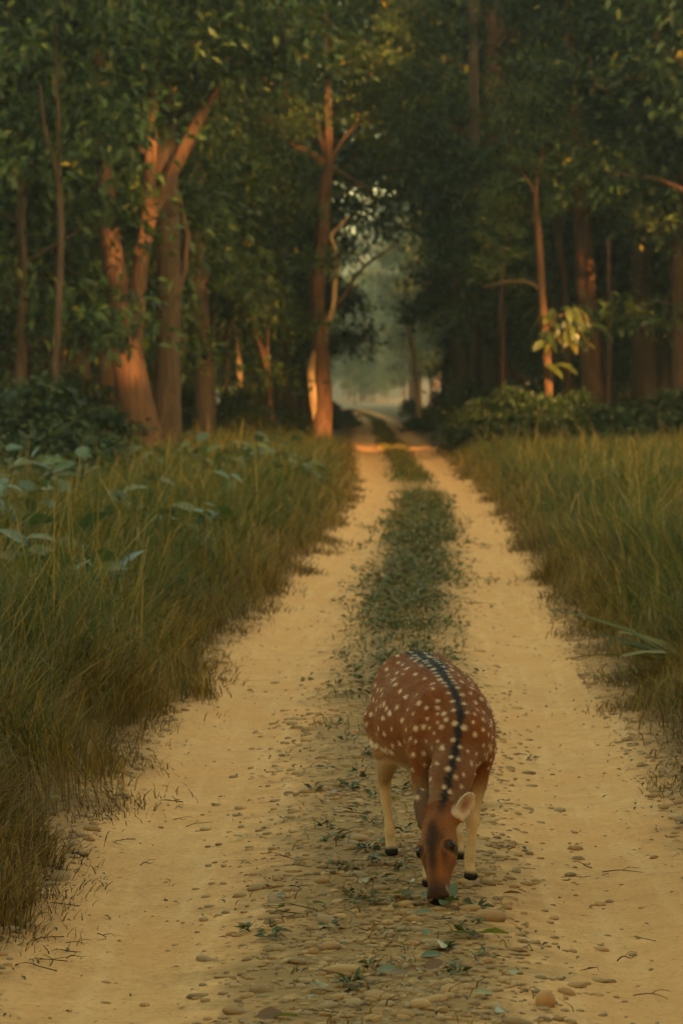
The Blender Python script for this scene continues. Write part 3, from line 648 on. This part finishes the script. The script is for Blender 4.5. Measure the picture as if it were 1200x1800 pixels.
# strap-leaved plant at the verge
p = G(1225, 1215); root = obj('strap_leaf_plant', None, None, (p.x, p.y, Hf(p.x, p.y)), label='arching strap-leaved plant at the stony verge beside the open grass', cat='plant')
SL = [leaf_mesh(c, .55, .045, .02) for c in ((.07, .075, .014), (.12, .10, .02), (.05, .06, .014))]
for q in SL: q.materials.clear(); q.materials.append(M_GRASS)
r = random.Random(9)
for q in range(16):
    az = q*2.4 if q % 2 else math.pi + r.uniform(-.7, .7); o = obj('leaf', SL[q % 3], root)
    aim(o, Vector((r.uniform(-.05, .05), r.uniform(-.05, .05), .03)), (math.cos(az), math.sin(az), r.uniform(.5, 1.4)), r.uniform(.45, .75), r.uniform(-.4, .4))
p = G(972, 920); root = obj('broadleaf_plant', None, None, (p.x, p.y, Hf(p.x, p.y)), label='tiny broad-leaved seedling at the rim of the open grass', cat='plant')
for q in range(4): o = obj('leaf', BL[q % 2], root); aim(o, Vector((0, 0, .22)), (math.cos(q*1.7), math.sin(q*1.7), .2), .16)
g = MB(); v, f = tube([(0, 0, -.05), (0, 0, .1), (0, 0, .23)], [.005, .004], 5); g.add(v, f); obj('stem', g.mesh('stem', M_BARK), root)

# ------------------------------------------------------------------ ground cover and litter
rs = np.random.RandomState(77)
nc = 2600; d0 = np.exp(rs.uniform(math.log(7.5), math.log(44), nc)); u0 = rs.randn(nc)*.18*(.45+1.2*fbm(d0*1.1, d0*0+4)) + .12*(fbm(d0*.7, d0*0+8)-.5)
ok = (rs.rand(nc) < np.clip((d0-10.5)/9, .10, 1)) & (rs.rand(nc) < np.clip((fbm(u0*4+3, d0*1.2)-.28)*4, .08, 1)); d0, u0 = d0[ok], u0[ok]
m_ = rs.randint(7, 17, len(d0)); ii = np.repeat(np.arange(len(d0)), m_); n = len(ii); hgt = rs.uniform(.3, 1, len(d0))[ii]*np.clip((d0[ii]-6)/14, .25, 1)*.11
az = rs.rand(n)*6.283; rr = rs.uniform(0, .035, n)*np.clip(d0[ii]/18, .7, 1.4); x0 = cx(d0)+u0; x = x0[ii]+rr*np.cos(az); d = d0[ii]+rr*np.sin(az)
c = np.stack([x, d, H(x, d)+rs.rand(n)*hgt+.004], 1); dr = np.stack([np.cos(az), np.sin(az), rs.uniform(-.2, .75, n)], 1); dr /= np.linalg.norm(dr, axis=1)[:, None]
V, F, T = leaf_cloud(c, dr, rs.uniform(.025, .055, n)*np.clip(d/20, .85, 1.6), rand_tint(rs, n, [(.055, .068, .014), (.090, .092, .018), (.038, .048, .014), (.15, .09, .028)], (.35, .22, .18, .25)))
obj('ground_cover', mesh_np('ground_cover', V, F, M_LITTER, T, False), kind='stuff', label='small-leaved weeds carpeting the strip between the wheel tracks', cat='weeds')
n = 7000; d = np.exp(rs.uniform(math.log(6.2), math.log(40), n)); r_ = rs.rand(n)
u = np.where(r_ < .38, rs.randn(n)*.30, np.where(r_ < .985, rs.choice([-1, 1], n)*(1.17+rs.randn(n)*.13), rs.uniform(-1.1, 1.1, n)))
x = cx(d)+u; c = np.stack([x, d, H(x, d)+rs.uniform(.004, .015, n)], 1); dr = rs.randn(n, 3)*(1, 1, .14); dr /= np.linalg.norm(dr, axis=1)[:, None]
V, F, T = leaf_cloud(c, dr, rs.uniform(.010, .036, n), rand_tint(rs, n, [(.10, .055, .022), (.055, .032, .016), (.17, .11, .045), (.055, .06, .025)], (.35, .35, .15, .15)), roll=rs.randn(n, 3)*.2)
obj('leaf_litter', mesh_np('leaf_litter', V, F, M_LITTER, T, False), kind='stuff', label='dark crumbled leaf litter along the track edges', cat='litter')

FL = [leaf_mesh(c, .12, .30, .10) for c in ((.14, .16, .04), (.12, .14, .07), (.22, .20, .08), (.13, .07, .03), (.07, .10, .03))]
def fallen(px, py, size, k, az, label, group=None, tilt=.05, roll=.1):
    p = G(px, py); o = obj('fallen_leaf', FL[k], None, label=label, cat='leaf', group=group); aim(o, Vector((p.x, p.y, Hf(p.x, p.y)+.018)), (math.cos(az), math.sin(az), tilt), size, roll)
fallen(842, 1648, .085, 0, .15, 'yellow-green fallen leaf with brown end on the gravel near the muzzle', roll=-.5)
fallen(780, 1650, .09, 1, .1, 'grey-green flat fallen leaf lying beside the yellow-green leaf', roll=-.2)
fallen(685, 1582, .08, 2, .35, 'pale green fallen leaf pointing at the deer\'s muzzle', roll=-.4)
fallen(745, 1585, .07, 4, -.4, 'dark green leaf bunched under the deer\'s muzzle', roll=.7, tilt=.3)
fallen(785, 1590, .07, 4, .9, 'green leaf standing up against the deer\'s muzzle', tilt=.8, roll=.9)
fallen(690, 1648, .06, 1, .2, 'pale oval grey-green leaf in the gravel in front of the deer', roll=-.3)
fallen(745, 1712, .06, 3, .3, 'curled brown dead leaf in the gravel', roll=.8, tilt=.3)
fallen(480, 1795, .07, 0, .3, 'yellow-green leaf with a dark curled neighbour at the gravel\'s rim', roll=-.3)
fallen(450, 1793, .07, 3, .1, 'dark curled dead leaf next to a yellow-green leaf', roll=.7, tilt=.2)
fallen(640, 1082, .09, 0, 1.2, 'round yellow-green leaf at the corner of the weedy strip', tilt=.6, roll=.5)
r = random.Random(31)
for q in range(12):
    fallen(768+r.gauss(0, 26), 1588+r.gauss(4, 9), r.uniform(.035, .06), r.choice([4, 4, 1, 3]), r.uniform(0, 6.28), 'small dark green leaf in the heap the deer is nibbling', 'leaves the deer is nibbling', r.uniform(.1, .7), r.uniform(-.8, .8))
for q in range(46):
    px, py = r.gauss(690, 120), r.uniform(1390, 1795)
    fallen(px, py, r.uniform(.03, .065), r.choice([1, 1, 2, 3, 4, 4]), r.uniform(0, 6.28), 'small withered leaf lying among the gravel round the deer', 'withered leaves in the gravel', r.uniform(-.05, .25), r.uniform(-.6, .6))
tw = []
for q in range(6):
    rs = np.random.RandomState(q); L = .09+.03*q; pth = catmull([(0, 0, 0), (L*.4, rs.randn()*.02, .012), (L*.7, rs.randn()*.03, .006), (L, rs.randn()*.04, .01)], 8); g = MB(); v, f = tube(pth, [.0028, .002, .001], 5, .1, rs); g.add(v, f)
    v, f = tube(catmull([pth[3], pth[3]+(.03, .03, .012), pth[3]+(.07, .045, .004)], 5), [.002, .001], 4, .1, rs); g.add(v, f); tw.append(g.mesh('twig', M_BARK))
TWS = [(1080, 1222), (925, 1312), (1095, 1295), (940, 1515), (985, 1525)] + [(r.uniform(30, 340), 0) for _ in range(15)] + [(r.uniform(930, 1190), r.uniform(1250, 1750)) for _ in range(12)] + [(r.uniform(480, 900), r.uniform(1420, 1790)) for _ in range(20)]
for q, (px, py) in enumerate(TWS):
    if py == 0: py = 1760 - px*1.15 + r.uniform(-30, 60)
    p = G(px, py); obj('dry_twig', tw[q % 6], None, (p.x, p.y, Hf(p.x, p.y)+.008), (0, 0, r.gauss(0, .9) + (math.pi if q % 2 else 0)), r.uniform(.35, .75), label='thin dry dark twig lying on the track', cat='twig', group='dry twigs on the track')

# ------------------------------------------------------------------ deer
BASE = np.array([.259, 9.88]); FW = np.array([.194, -.981]); LT = np.array([.981, .194])
def A(s, l, z): q = BASE + FW*s + LT*l; return np.array([q[0], q[1], z])
lo = np.array([.02, 8.72, -.01]); hi = np.array([.60, 10.14, .74]); VX = .0062
nx, ny, nz = [int(math.ceil(v)) for v in (hi-lo)/VX]
gxx, gyy, gzz = [lo[i]+VX*np.arange(n_, dtype=np.float32) for i, n_ in enumerate((nx, ny, nz))]
PX, PY, PZ = [a.astype(np.float32) for a in np.meshgrid(gxx, gyy, gzz, indexing='ij')]
field = np.full(PX.shape, 1.0, np.float32)
def region(pts, pad):
    pts = np.asarray(pts); a = np.clip(((pts.min(0)-pad-lo)/VX).astype(int), 0, None); b_ = ((pts.max(0)+pad-lo)/VX).astype(int)+2
    return tuple(slice(a[i], max(b_[i], a[i]+1)) for i in range(3))
def smin(sl, dist, k):
    f0 = field[sl]; h_ = np.clip(.5+.5*(f0-dist)/k, 0, 1); field[sl] = f0*(1-h_)+dist*h_ - k*h_*(1-h_)
def cone(a, b_, ra, rb, k=.025, lat=1.0):
    a = np.asarray(a, float); b_ = np.asarray(b_, float); sl = region([a, b_], max(ra, rb)*max(lat, 1)+.09)
    X_, Y_, Z_ = PX[sl], PY[sl], PZ[sl]; ba = b_-a; L2 = ba@ba
    dx, dy, dz = X_-a[0], Y_-a[1], Z_-a[2]; t_ = np.clip((dx*ba[0]+dy*ba[1]+dz*ba[2])/L2, 0, 1)
    ex, ey, ez = dx-ba[0]*t_, dy-ba[1]*t_, dz-ba[2]*t_
    if lat != 1.0:
        q = ex*LT[0]+ey*LT[1]; ex = ex+LT[0]*q*(1/lat-1); ey = ey+LT[1]*q*(1/lat-1)
    smin(sl, np.sqrt(ex*ex+ey*ey+ez*ez)-(ra+(rb-ra)*t_), k)
def ell_d(sl, c, M3, rad):
    X_, Y_, Z_ = PX[sl]-c[0], PY[sl]-c[1], PZ[sl]-c[2]
    q = [(X_*M3[i][0]+Y_*M3[i][1]+Z_*M3[i][2])/rad[i] for i in range(3)]
    k0 = np.sqrt(q[0]**2+q[1]**2+q[2]**2)+1e-6; k1 = np.sqrt((q[0]/rad[0])**2+(q[1]/rad[1])**2+(q[2]/rad[2])**2)+1e-6
    return k0*(k0-1)/k1
def ell(c, M3, rad, k=.03):
    sl = region([c], max(rad)+.08); smin(sl, ell_d(sl, c, M3, rad), k)
BX = [np.array([FW[0], FW[1], 0]), np.array([LT[0], LT[1], 0]), np.array([0, 0, 1.])]
trunk = [(-.07, .535, .118), (.03, .55, .142), (.16, .53, .152), (.27, .51, .166), (.40, .495, .155), (.52, .485, .132), (.61, .47, .098)]
for (s0, z0, r0), (s1, z1, r1) in zip(trunk[:-1], trunk[1:]): cone(A(s0, 0, z0), A(s1, 0, z1), r0, r1, .04, .99)
ell(A(.22, -.015, .462), BX, (.25, .168, .155), .05)                           # full belly
for sgn in (-1, 1):
    ell(A(.02, sgn*.074, .50), BX, (.135, .070, .165), .05)                   # haunch
    ell(A(.52, sgn*.072, .46), BX, (.085, .058, .15), .045)                   # shoulder blade
def leg(pts, k=.018):
    for (p0, r0), (p1, r1) in zip(pts[:-1], pts[1:]): cone(p0, p1, r0, r1, k)
def foot(s, l, fs=.035): 
    cone(A(s, l, .045), A(s+fs*.55, l-.009, .015), .0135, .0155, .008); cone(A(s, l, .045), A(s+fs*.55, l+.009, .015), .0135, .0155, .008)
leg([(A(.03, -.105, .46), .085), (A(.13, -.125, .36), .050), (A(.0, -.115, .25), .0215), (A(.055, -.105, .085), .0138), (A(.063, -.104, .045), .0138)]); foot(.063, -.104)
leg([(A(.04, .105, .46), .085), (A(.16, .12, .36), .050), (A(.09, .115, .25), .0215), (A(.18, .108, .085), .0138), (A(.19, .108, .045), .0138)]); foot(.19, .108)
leg([(A(.54, .095, .42), .054), (A(.53, .085, .31), .034), (A(.575, .062, .19), .0185), (A(.592, .05, .085), .0138), (A(.602, .046, .045), .0145)]); foot(.60, .046)
leg([(A(.55, -.095, .42), .054), (A(.575, -.105, .31), .034), (A(.645, -.11, .19), .0185), (A(.685, -.116, .085), .0138), (A(.70, -.118, .045), .0145)]); foot(.70, -.118)
# neck
nk = [(A(.50, 0, .50), .118), (np.array([.392, 9.26, .475]), .088), (np.array([.354, 9.13, .365]), .062), (np.array([.318, 9.03, .262]), .050)]
for (p0, r0), (p1, r1) in zip(nk[:-1], nk[1:]): cone(p0, p1, r0, r1, .04)
# head
P0 = np.array([.305, 8.985, .238]); P1 = np.array([.300, 8.80, .024])
ax = P1-P0; HL = np.linalg.norm(ax); ax /= HL
fr = np.array([-.34, -1.0, 0.]); fr -= ax*(fr@ax); fr /= np.linalg.norm(fr)                 # face direction (forehead side)
sd_ = np.cross(ax, fr); sd_ /= np.linalg.norm(sd_)
if sd_[0] < 0: sd_ = -sd_
HB = [ax, sd_, fr]
def Hd(t_, l, f): return P0 + ax*HL*t_ + sd_*l + fr*f
ell(Hd(.10, 0, -.012), HB, (.075, .052, .055), .02)
ell(Hd(.34, 0, -.012), HB, (.095, .061, .052), .02)
cone(Hd(.35, 0, -.005), Hd(.92, 0, .004), .046, .028, .02)
cone(Hd(.30, 0, -.045), Hd(.90, 0, -.018), .036, .022, .02)                                 # jaw
ell(Hd(.95, 0, -.002), HB, (.030, .036, .028), .015)
for sgn in (-1, 1):
    ell(Hd(.34, sgn*.049, .016), HB, (.030, .018, .018), .012)                              # brow
    ell(Hd(.99, sgn*.018, .014), HB, (.013, .010, .011), .006)
    cone(Hd(-.02, sgn*.038, -.02), Hd(-.06, sgn*.058, -.022), .022, .018, .02)
for sgn in (-1, 1):
    ell(A(.03, sgn*.062, .655), BX, (.050, .022, .028), .022)                               # hip bones
    ell(A(.50, sgn*.040, .600), BX, (.050, .022, .030), .022)                               # tops of the shoulder blades
    cone(A(.56, sgn*.118, .50), A(.585, sgn*.10, .40), .020, .024, .02)                     # edge of the shoulder
for p_, r_ in ((A(0, -.115, .25), .0255), (A(.09, .115, .25), .0255), (A(.575, .062, .19), .0225), (A(.645, -.11, .19), .0225), (A(.057, -.105, .07), .0175), (A(.183, .108, .07), .0175), (A(.596, .048, .07), .0175), (A(.69, -.117, .07), .0175)): ell(p_, BX, (r_, r_*.95, r_*1.35), .010)   # joints
# ears: cupped shells
EARS = []
def ear(base, tip, width, opening):
    base = np.asarray(base); tip = np.asarray(tip); u_ = tip-base; L = np.linalg.norm(u_); u_ /= L; o_ = np.asarray(opening, float); o_ -= u_*(o_@u_); o_ /= np.linalg.norm(o_); w_ = np.cross(u_, o_)
    c = base+u_*L*.5; M3 = [u_, w_, o_]; sl = region([c], L*.5+.05)
    d1 = ell_d(sl, c, M3, (L*.56, width, .020)); d2 = ell_d(sl, c+o_*.014+u_*.008, M3, (L*.50, width*.86, .019))
    smin(sl, np.maximum(d1, -d2), .008); EARS.append((c, np.array(M3), np.array([L*.56, width, .020])))
E1 = Hd(-.03, -.055, -.022); ear(E1, E1+np.array([-.010, .035, .112]), .028, (-.15, 1, .1))
E2 = Hd(-.03, .055, -.022); ear(E2, E2+np.array([.052, .028, .078]), .030, (.25, -1, -.1))
# polygonise (surface nets)
sg = field < 0
cs = np.zeros((nx-1, ny-1, nz-1), np.int8)
for i in (0, 1):
    for j in (0, 1):
        for k in (0, 1): cs += sg[i:nx-1+i, j:ny-1+j, k:nz-1+k]
act = (cs > 0) & (cs < 8); ids = np.full(act.shape, -1, np.int32); ci = np.argwhere(act); ids[act] = np.arange(len(ci))
acc = np.zeros((len(ci), 3)); cn = np.zeros(len(ci)); cor = [(i, j, k) for i in (0, 1) for j in (0, 1) for k in (0, 1)]
for a in cor:
    for ax_ in range(3):
        if a[ax_]: continue
        b_ = list(a); b_[ax_] = 1; va = field[ci[:, 0]+a[0], ci[:, 1]+a[1], ci[:, 2]+a[2]]; vb = field[ci[:, 0]+b_[0], ci[:, 1]+b_[1], ci[:, 2]+b_[2]]
        cr = (va < 0) != (vb < 0); t_ = np.where(cr, va/(va-vb+1e-12), 0); pos = np.tile(np.array(a, float), (len(ci), 1)); pos[:, ax_] += t_; acc[cr] += pos[cr]; cn[cr] += 1
DV = lo + VX*(ci + acc/cn[:, None]); DF = []
for ax_ in range(3):
    o1, o2 = [(1, 2), (2, 0), (0, 1)][ax_]
    s0 = [slice(None)]*3; s1 = [slice(None)]*3; s0[ax_] = slice(0, -1); s1[ax_] = slice(1, None)
    ch = sg[tuple(s0)] != sg[tuple(s1)]; e = np.argwhere(ch); e = e[(e[:, o1] > 0) & (e[:, o2] > 0) & (e[:, o1] < act.shape[o1]) & (e[:, o2] < act.shape[o2])]
    ins = sg[e[:, 0], e[:, 1], e[:, 2]]
    q = []
    for d1, d2 in ((1, 1), (0, 1), (0, 0), (1, 0)):
        r_ = e.copy(); r_[:, o1] -= d1; r_[:, o2] -= d2; q.append(ids[r_[:, 0], r_[:, 1], r_[:, 2]])
    q = np.stack(q, 1); q[~ins] = q[~ins][:, ::-1]; DF.append(q[(q >= 0).all(1)])
DF = np.concatenate(DF)
# coat pattern painted per vertex on the surface
fn = np.cross(DV[DF[:, 2]]-DV[DF[:, 0]], DV[DF[:, 3]]-DV[DF[:, 1]]); vn = np.zeros_like(DV)
for k in range(4): np.add.at(vn, DF[:, k], fn)
vn /= np.linalg.norm(vn, axis=1)[:, None]+1e-12
S = (DV[:, :2]-BASE)@FW; Lt = (DV[:, :2]-BASE)@LT; Zt = DV[:, 2]
rel = DV-P0; ht = rel@ax/HL; hl = rel@sd_; hf = rel@fr
is_head = (ht > -.22) & (np.abs(hl) < .13) & (hf > -.10) & (hf < .09) & (Zt < .385) & (DV[:, 1] < 9.07)
nzv = fbm(DV[:, 0]*40+DV[:, 2]*23, DV[:, 1]*40, 3)
col = np.tile(np.array([.155, .045, .006]), (len(DV), 1))*(.8+.4*nzv[:, None])
def blend(mask, c): 
    global col
    mk = np.clip(mask, 0, 1)[:, None]; col = col*(1-mk)+np.array(c)*mk
ss = lambda a, b_, x_: np.clip((x_-a)/(b_-a), 0, 1)
notneck = ~is_head
blend(ss(.44, .38, Zt)*notneck*(S < .5)*.55*(vn[:, 2] < .2), (.30, .17, .075))
blend(ss(.36, .335, Zt)*(vn[:, 2] < -.25)*notneck*(S < .42), (.50, .40, .26))                        # pale belly
blend(ss(.36, .25, Zt)*notneck*.8, (.27, .155, .062)); blend(ss(.30, .13, Zt)*notneck, (.43, .295, .135))                                           # legs
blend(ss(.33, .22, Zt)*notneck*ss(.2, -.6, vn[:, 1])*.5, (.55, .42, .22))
blend(ss(.040, .026, Zt+.006*nzv)*notneck, (.020, .016, .013))         # hooves
blend(((S > .60) & (Zt < .47) & notneck & (Zt > .24))*.35, (.14, .085, .045))
# spine line
sp_pts = catmull([A(-.20, 0, .55), A(-.12, 0, .63), A(.02, 0, .69), A(.16, 0, .685), A(.30, 0, .675), A(.42, 0, .65), A(.52, 0, .615), np.array([.385, 9.22, .56]), np.array([.362, 9.08, .435]), np.array([.325, 8.975, .305]), np.array([.305, 8.93, .25])], 60)
dm = np.full(len(DV), 9.0); di = np.zeros(len(DV), int)
for k, q in enumerate(sp_pts):
    d_ = np.linalg.norm(DV-q, axis=1); b_ = d_ < dm; dm[b_] = d_[b_]; di[b_] = k
tgt = sp_pts[di]; latd = np.abs((DV[:, :2]-tgt[:, :2])@LT); fb = di/59
wst = np.interp(fb, [0, .1, .3, .42, .5, .6, .8, 1], [.02, .044, .050, .038, .015, .012, .013, .010])
fade = np.clip((dm < .12)*1.0, 0, 1)*np.clip((vn[:, 2] > -.1) | (fb > .5), 0, 1)
blend(ss(wst+.03, wst, latd)*fade*.55, (.09, .045, .022))
wst = wst*.85*(.8+.4*nzv); blend(ss(wst+.007, wst-.005, latd)*fade*~(is_head & (hf < -.03)), (.014, .012, .013))
# throat and neck sides greyer
# head colours
hd = is_head*ss(-.20, .05, ht); blend(hd*.8, (.215, .078, .017)); col = col*(1-.35*(hd*nzv)[:, None])
blend(hd*ss(.022, .006, np.abs(hl+.002))*ss(.0, .15, ht)*ss(.95, .6, ht)*(hf > 0)*.9, (.026, .013, .006))
blend(hd*ss(.045, .015, np.hypot(hl, (ht-.30)*HL*.8))*(hf > 0)*.85, (.030, .015, .008))
blend(hd*ss(.011, .004, np.abs(np.abs(hl)-.034))*ss(.36, .45, ht)*ss(.75, .5, ht)*.7, (.04, .018, .008))
ey_ = np.hypot((ht-.40)*HL, np.abs(hl)-.051); blend(hd*ss(.030, .020, ey_)*.3, (.34, .19, .07)); blend(hd*ss(.022, .016, ey_)*.9, (.03, .015, .008))
blend(hd*ss(.76, .93, ht)*.92, (.028, .015, .009)); blend(hd*ss(1.0, 1.04, ht), (.015, .012, .011)); blend(hd*ss(.02, .0, np.abs(ht-.90)*HL)*(hf < .01)*.5, (.40, .32, .22))
blend(hd*(hf < -.035)*ss(.2, .5, ht)*.6, (.40, .28, .15))
for sgn, (ec, eM, er) in zip((-1, 1), EARS):
    q = ((DV-ec)@eM.T)/er; ef_ = ss(1.30, 1.08, np.linalg.norm(q, axis=1))*(q[:, 0] > -.85)
    inner = ss(-.2, .3, vn@eM[2])
    blend(ef_, (.115, .068, .042)); blend(ef_*inner, (.47, .35, .23)); blend(ef_*inner*ss(.75, .2, np.hypot(q[:, 0]-.15, q[:, 1])), (.27, .13, .07))
    blend(ef_*ss(.8, 1.0, np.hypot(q[:, 0], q[:, 1]))*.35*(sgn < 0), (.02, .015, .012))
# white spots: rows beside the spine stripe, then scattered along the flanks and neck
rs = np.random.RandomState(12); spots = []
for k in np.arange(5, 52, 1.9):
    for sgn in (-1, 1):
        kk = k + .7*(sgn > 0) + rs.uniform(-.25, .25); q = sp_pts[int(kk)]*(1-kk%1) + sp_pts[min(59, int(kk)+1)]*(kk%1); wq = np.interp(kk/59, [0, .42, .5, 1], [.022, .021, .018, .018])+rs.uniform(-.002, .003)
        tq = q[:2]+LT*sgn*wq; tv = DV[np.argmin(((DV-np.array([tq[0], tq[1], q[2]]))**2).sum(1))]; spots.append((tv, rs.uniform(.0058, .0092)*(1 if kk < 24 else .68), None))
cand = np.where((latd > .042) & notneck & ((Zt > .36) | ((S > .66) & (Zt > .28) & (DV[:, 1] > 9.03))) & (vn[:, 2] > -.5) & (S > -.15))[0]; rs.shuffle(cand); chosen = []
for i in cand:
    q = DV[i]; gap = (.041 if S[i] < .6 else .031)*(.75+.9*vnoise(S[i]*9+5, Zt[i]*14+Lt[i]*9))
    if all((q[0]-c[0])**2+(q[1]-c[1])**2+(q[2]-c[2])**2 > gap*gap for c in chosen):
        chosen.append(q); r_ = rs.uniform(.0032, .0078)*(.8 if S[i] > .62 else 1)
        spots.append((q, r_, FW))
        if rs.rand() < .45: spots.append((q+np.array([FW[0], FW[1], rs.uniform(-.5, .5)])*rs.uniform(.009, .014), r_*.7, FW))
wh = np.zeros(len(DV)); 
for c, r_, dr in spots:
    q = DV-c; nr = np.abs(q).max(1) < .06; qq = q[nr]
    if dr is not None: al = qq[:, :2]@dr; d_ = np.sqrt(np.maximum((qq**2).sum(1)-al**2*.55, 0))
    else: d_ = np.linalg.norm(qq, axis=1)*np.where(np.abs(qq[:, 2]) > 0, .9, 1)
    wh[nr] = np.maximum(wh[nr], ss(r_+.0050, r_-.0035, d_*(.6+.8*nzv[nr])))
blend(wh*.85, (.60, .46, .30))
blend(ss(.012, .004, np.abs(Zt-.385-.05*np.abs(S-.22)))*((S > .06) & (S < .33) & (np.abs(Lt) > .1) & notneck & (fbm(S*30, Lt*0) > .46))*.85, (.60, .48, .33))   # pale line low on the flank
m, t, b = mat('deer_coat')
tc = N(t, 'ShaderNodeTexCoord'); mp = N(t, 'ShaderNodeMapping'); mp.inputs['Scale'].default_value = (160, 60, 60); t.links.new(tc.outputs['Object'], mp.inputs[0])
k = noise(t, 1.6, 4, mp.outputs[0], .6); c = mixc(t, attr(t), (.6, .55, .5), maprange(t, k, .35, .7, .35, 0), 'MULTIPLY')
t.links.new(c, b.inputs['Base Color']); b.inputs['Roughness'].default_value = .7; b.inputs['Specular IOR Level'].default_value = .10
b.inputs['Sheen Weight'].default_value = .0; b.inputs['Sheen Roughness'].default_value = .4
t.links.new(bump(t, k, .35, .006), b.inputs['Normal']); M_COAT = m
dbase = np.array([A(.35, 0, 0)[0], A(.35, 0, 0)[1], 0.0]); dz = Hf(dbase[0], dbase[1])
deer = obj('deer', None, None, (dbase[0], dbase[1], dz+.002), label='spotted brown deer grazing head-down on the gravel between the wheel tracks', cat='deer'); deer.empty_display_size = .2
obj('body', mesh_np('body', DV-dbase, DF, M_COAT, col), deer)
hi_ = np.where(Zt > .05)[0]; rs = np.random.RandomState(8); hi_ = rs.choice(hi_, 46000); hp = DV[hi_]+rs.randn(len(hi_), 3)*.002; hn = vn[hi_]
flow = np.tile(np.array([-FW[0], -FW[1], -.55]), (len(hi_), 1)); hm = is_head[hi_]; flow[hm] = -ax
flow[(Zt[hi_] < .33) & ~hm] = (0, 0, -1); flow = flow - hn*(flow*hn).sum(1)[:, None] + rs.randn(len(hi_), 3)*.22; flow /= np.linalg.norm(flow, axis=1)[:, None]+1e-9
sdv = np.cross(hn, flow); L_ = (rs.uniform(.006, .013, len(hi_))*np.where(hm | (Zt[hi_] < .25), .6, 1))[:, None]
hv = np.stack([hp-sdv*.0009-hn*.001, hp+sdv*.0009-hn*.001, hp+flow*L_+hn*L_*.28], 1).reshape(-1, 3)-dbase
obj('fur', mesh_np('fur', hv, np.arange(len(hv)).reshape(-1, 3), M_COAT, np.repeat(col[hi_]*rs.uniform(.6, 1.35, (len(hi_), 1)), 3, 0), False), deer)
m, t, b = mat('deer_eye'); b.inputs['Base Color'].default_value = (.004, .003, .002, 1); b.inputs['Roughness'].default_value = .2; b.inputs['Specular IOR Level'].default_value = .3
ev, ef = sphere_quads(14, 10)
for sgn in (-1, 1):
    obj('eye', mesh_np('eye', ev*.0145, ef, m), deer, Vector(Hd(.40, sgn*.051, .019)-dbase), (.2, .1, 0), (1, .8, 1.25))

# ------------------------------------------------------------------ labels that tell look-alike trees and shrubs apart
MARKS = [('slender_tree', 'the slender pale brown tree'), ('forked_tree', 'the buttressed forked tree'), ('straight_tree', 'the straight grey brown trunk'), ('crooked_tree', 'the thin crooked tree'), ('track_tree', 'the tree with the twining pale stem'),
         ('thick_tree', 'the thick dark trunk'), ('sapling', 'the yellow-leaved sapling'), ('tall_tree', 'the leaning tall trunk'), ('tall_tree.001', 'the furrowed thick trunk'), ('tall_tree.002', 'the stout pale brown trunk'), ('pale_tree', 'the pale stem at the bend'), ('dark_tree', 'the dark trunk on the verge')]
MARKS = [(bpy.data.objects[n_].location.copy(), ph) for n_, ph in MARKS]
ORD = ['nearest', 'second nearest', 'third nearest', 'fourth nearest', 'fifth nearest', 'sixth nearest', 'seventh nearest', 'eighth nearest', 'ninth nearest', 'tenth nearest', 'eleventh nearest', 'twelfth nearest']
for base, what in (('slim_tree', 'slim bare-stemmed tree'), ('understory_tree', 'leafy understory tree'), ('distant_understory_tree', 'hazy low leafy tree'), ('tall_tree', 'tall dense forest tree'), ('distant_tree', 'hazy tall distant tree'), ('shrub', 'dark leafy shrub')):
    bag = {}
    for o in [o for o in bpy.data.objects if o.parent is None and o.name.split('.')[0] == base and 'group' in o]:
        L_, ph = min((((o.location-p_).length, ph) for p_, ph in MARKS), key=lambda q: q[0]); bag.setdefault(ph, []).append((L_, o))
    for ph, lst in bag.items():
        lst.sort(key=lambda q: q[0])
        for i, (_, o) in enumerate(lst): o['label'] = '%s, %s to %s' % (what, ORD[i], ph) if i < len(ORD) else '%s far from %s, among its kind' % (what, ph)
        if len(lst) > len(ORD):
            for i, (_, o) in enumerate(lst[len(ORD):]): o['group'] = '%ss far beyond %s' % (what, ph)

# ------------------------------------------------------------------ haze
hz = bpy.data.materials.new('haze'); hz.use_nodes = True; t = hz.node_tree; t.nodes.clear()
o_ = N(t, 'ShaderNodeOutputMaterial'); v_ = N(t, 'ShaderNodeVolumePrincipled'); v_.inputs['Color'].default_value = (.80, .94, 1.0, 1); v_.inputs['Density'].default_value = .0005; v_.inputs['Anisotropy'].default_value = .78
t.links.new(v_.outputs[0], o_.inputs['Volume'])
bx = np.array([(x, y, z) for x in (-430, 430) for y in (-160, 1130) for z in (-1.3, 58)], float)
bf = np.array([(0, 1, 3, 2), (4, 6, 7, 5), (0, 4, 5, 1), (2, 3, 7, 6), (0, 2, 6, 4), (1, 5, 7, 3)])
obj('haze', mesh_np('haze', bx, bf, hz, None, False), kind='stuff', label='thin evening haze between the trees', cat='haze')
print('placed', cnt, 'deer verts', len(DV), 'spots', len(spots), 'tris', sum(sum(len(p.vertices)-2 for p in me.polygons) for me in bpy.data.meshes if len(me.polygons) < 3000) + sum(len(me.polygons)*2 for me in bpy.data.meshes if len(me.polygons) >= 3000))
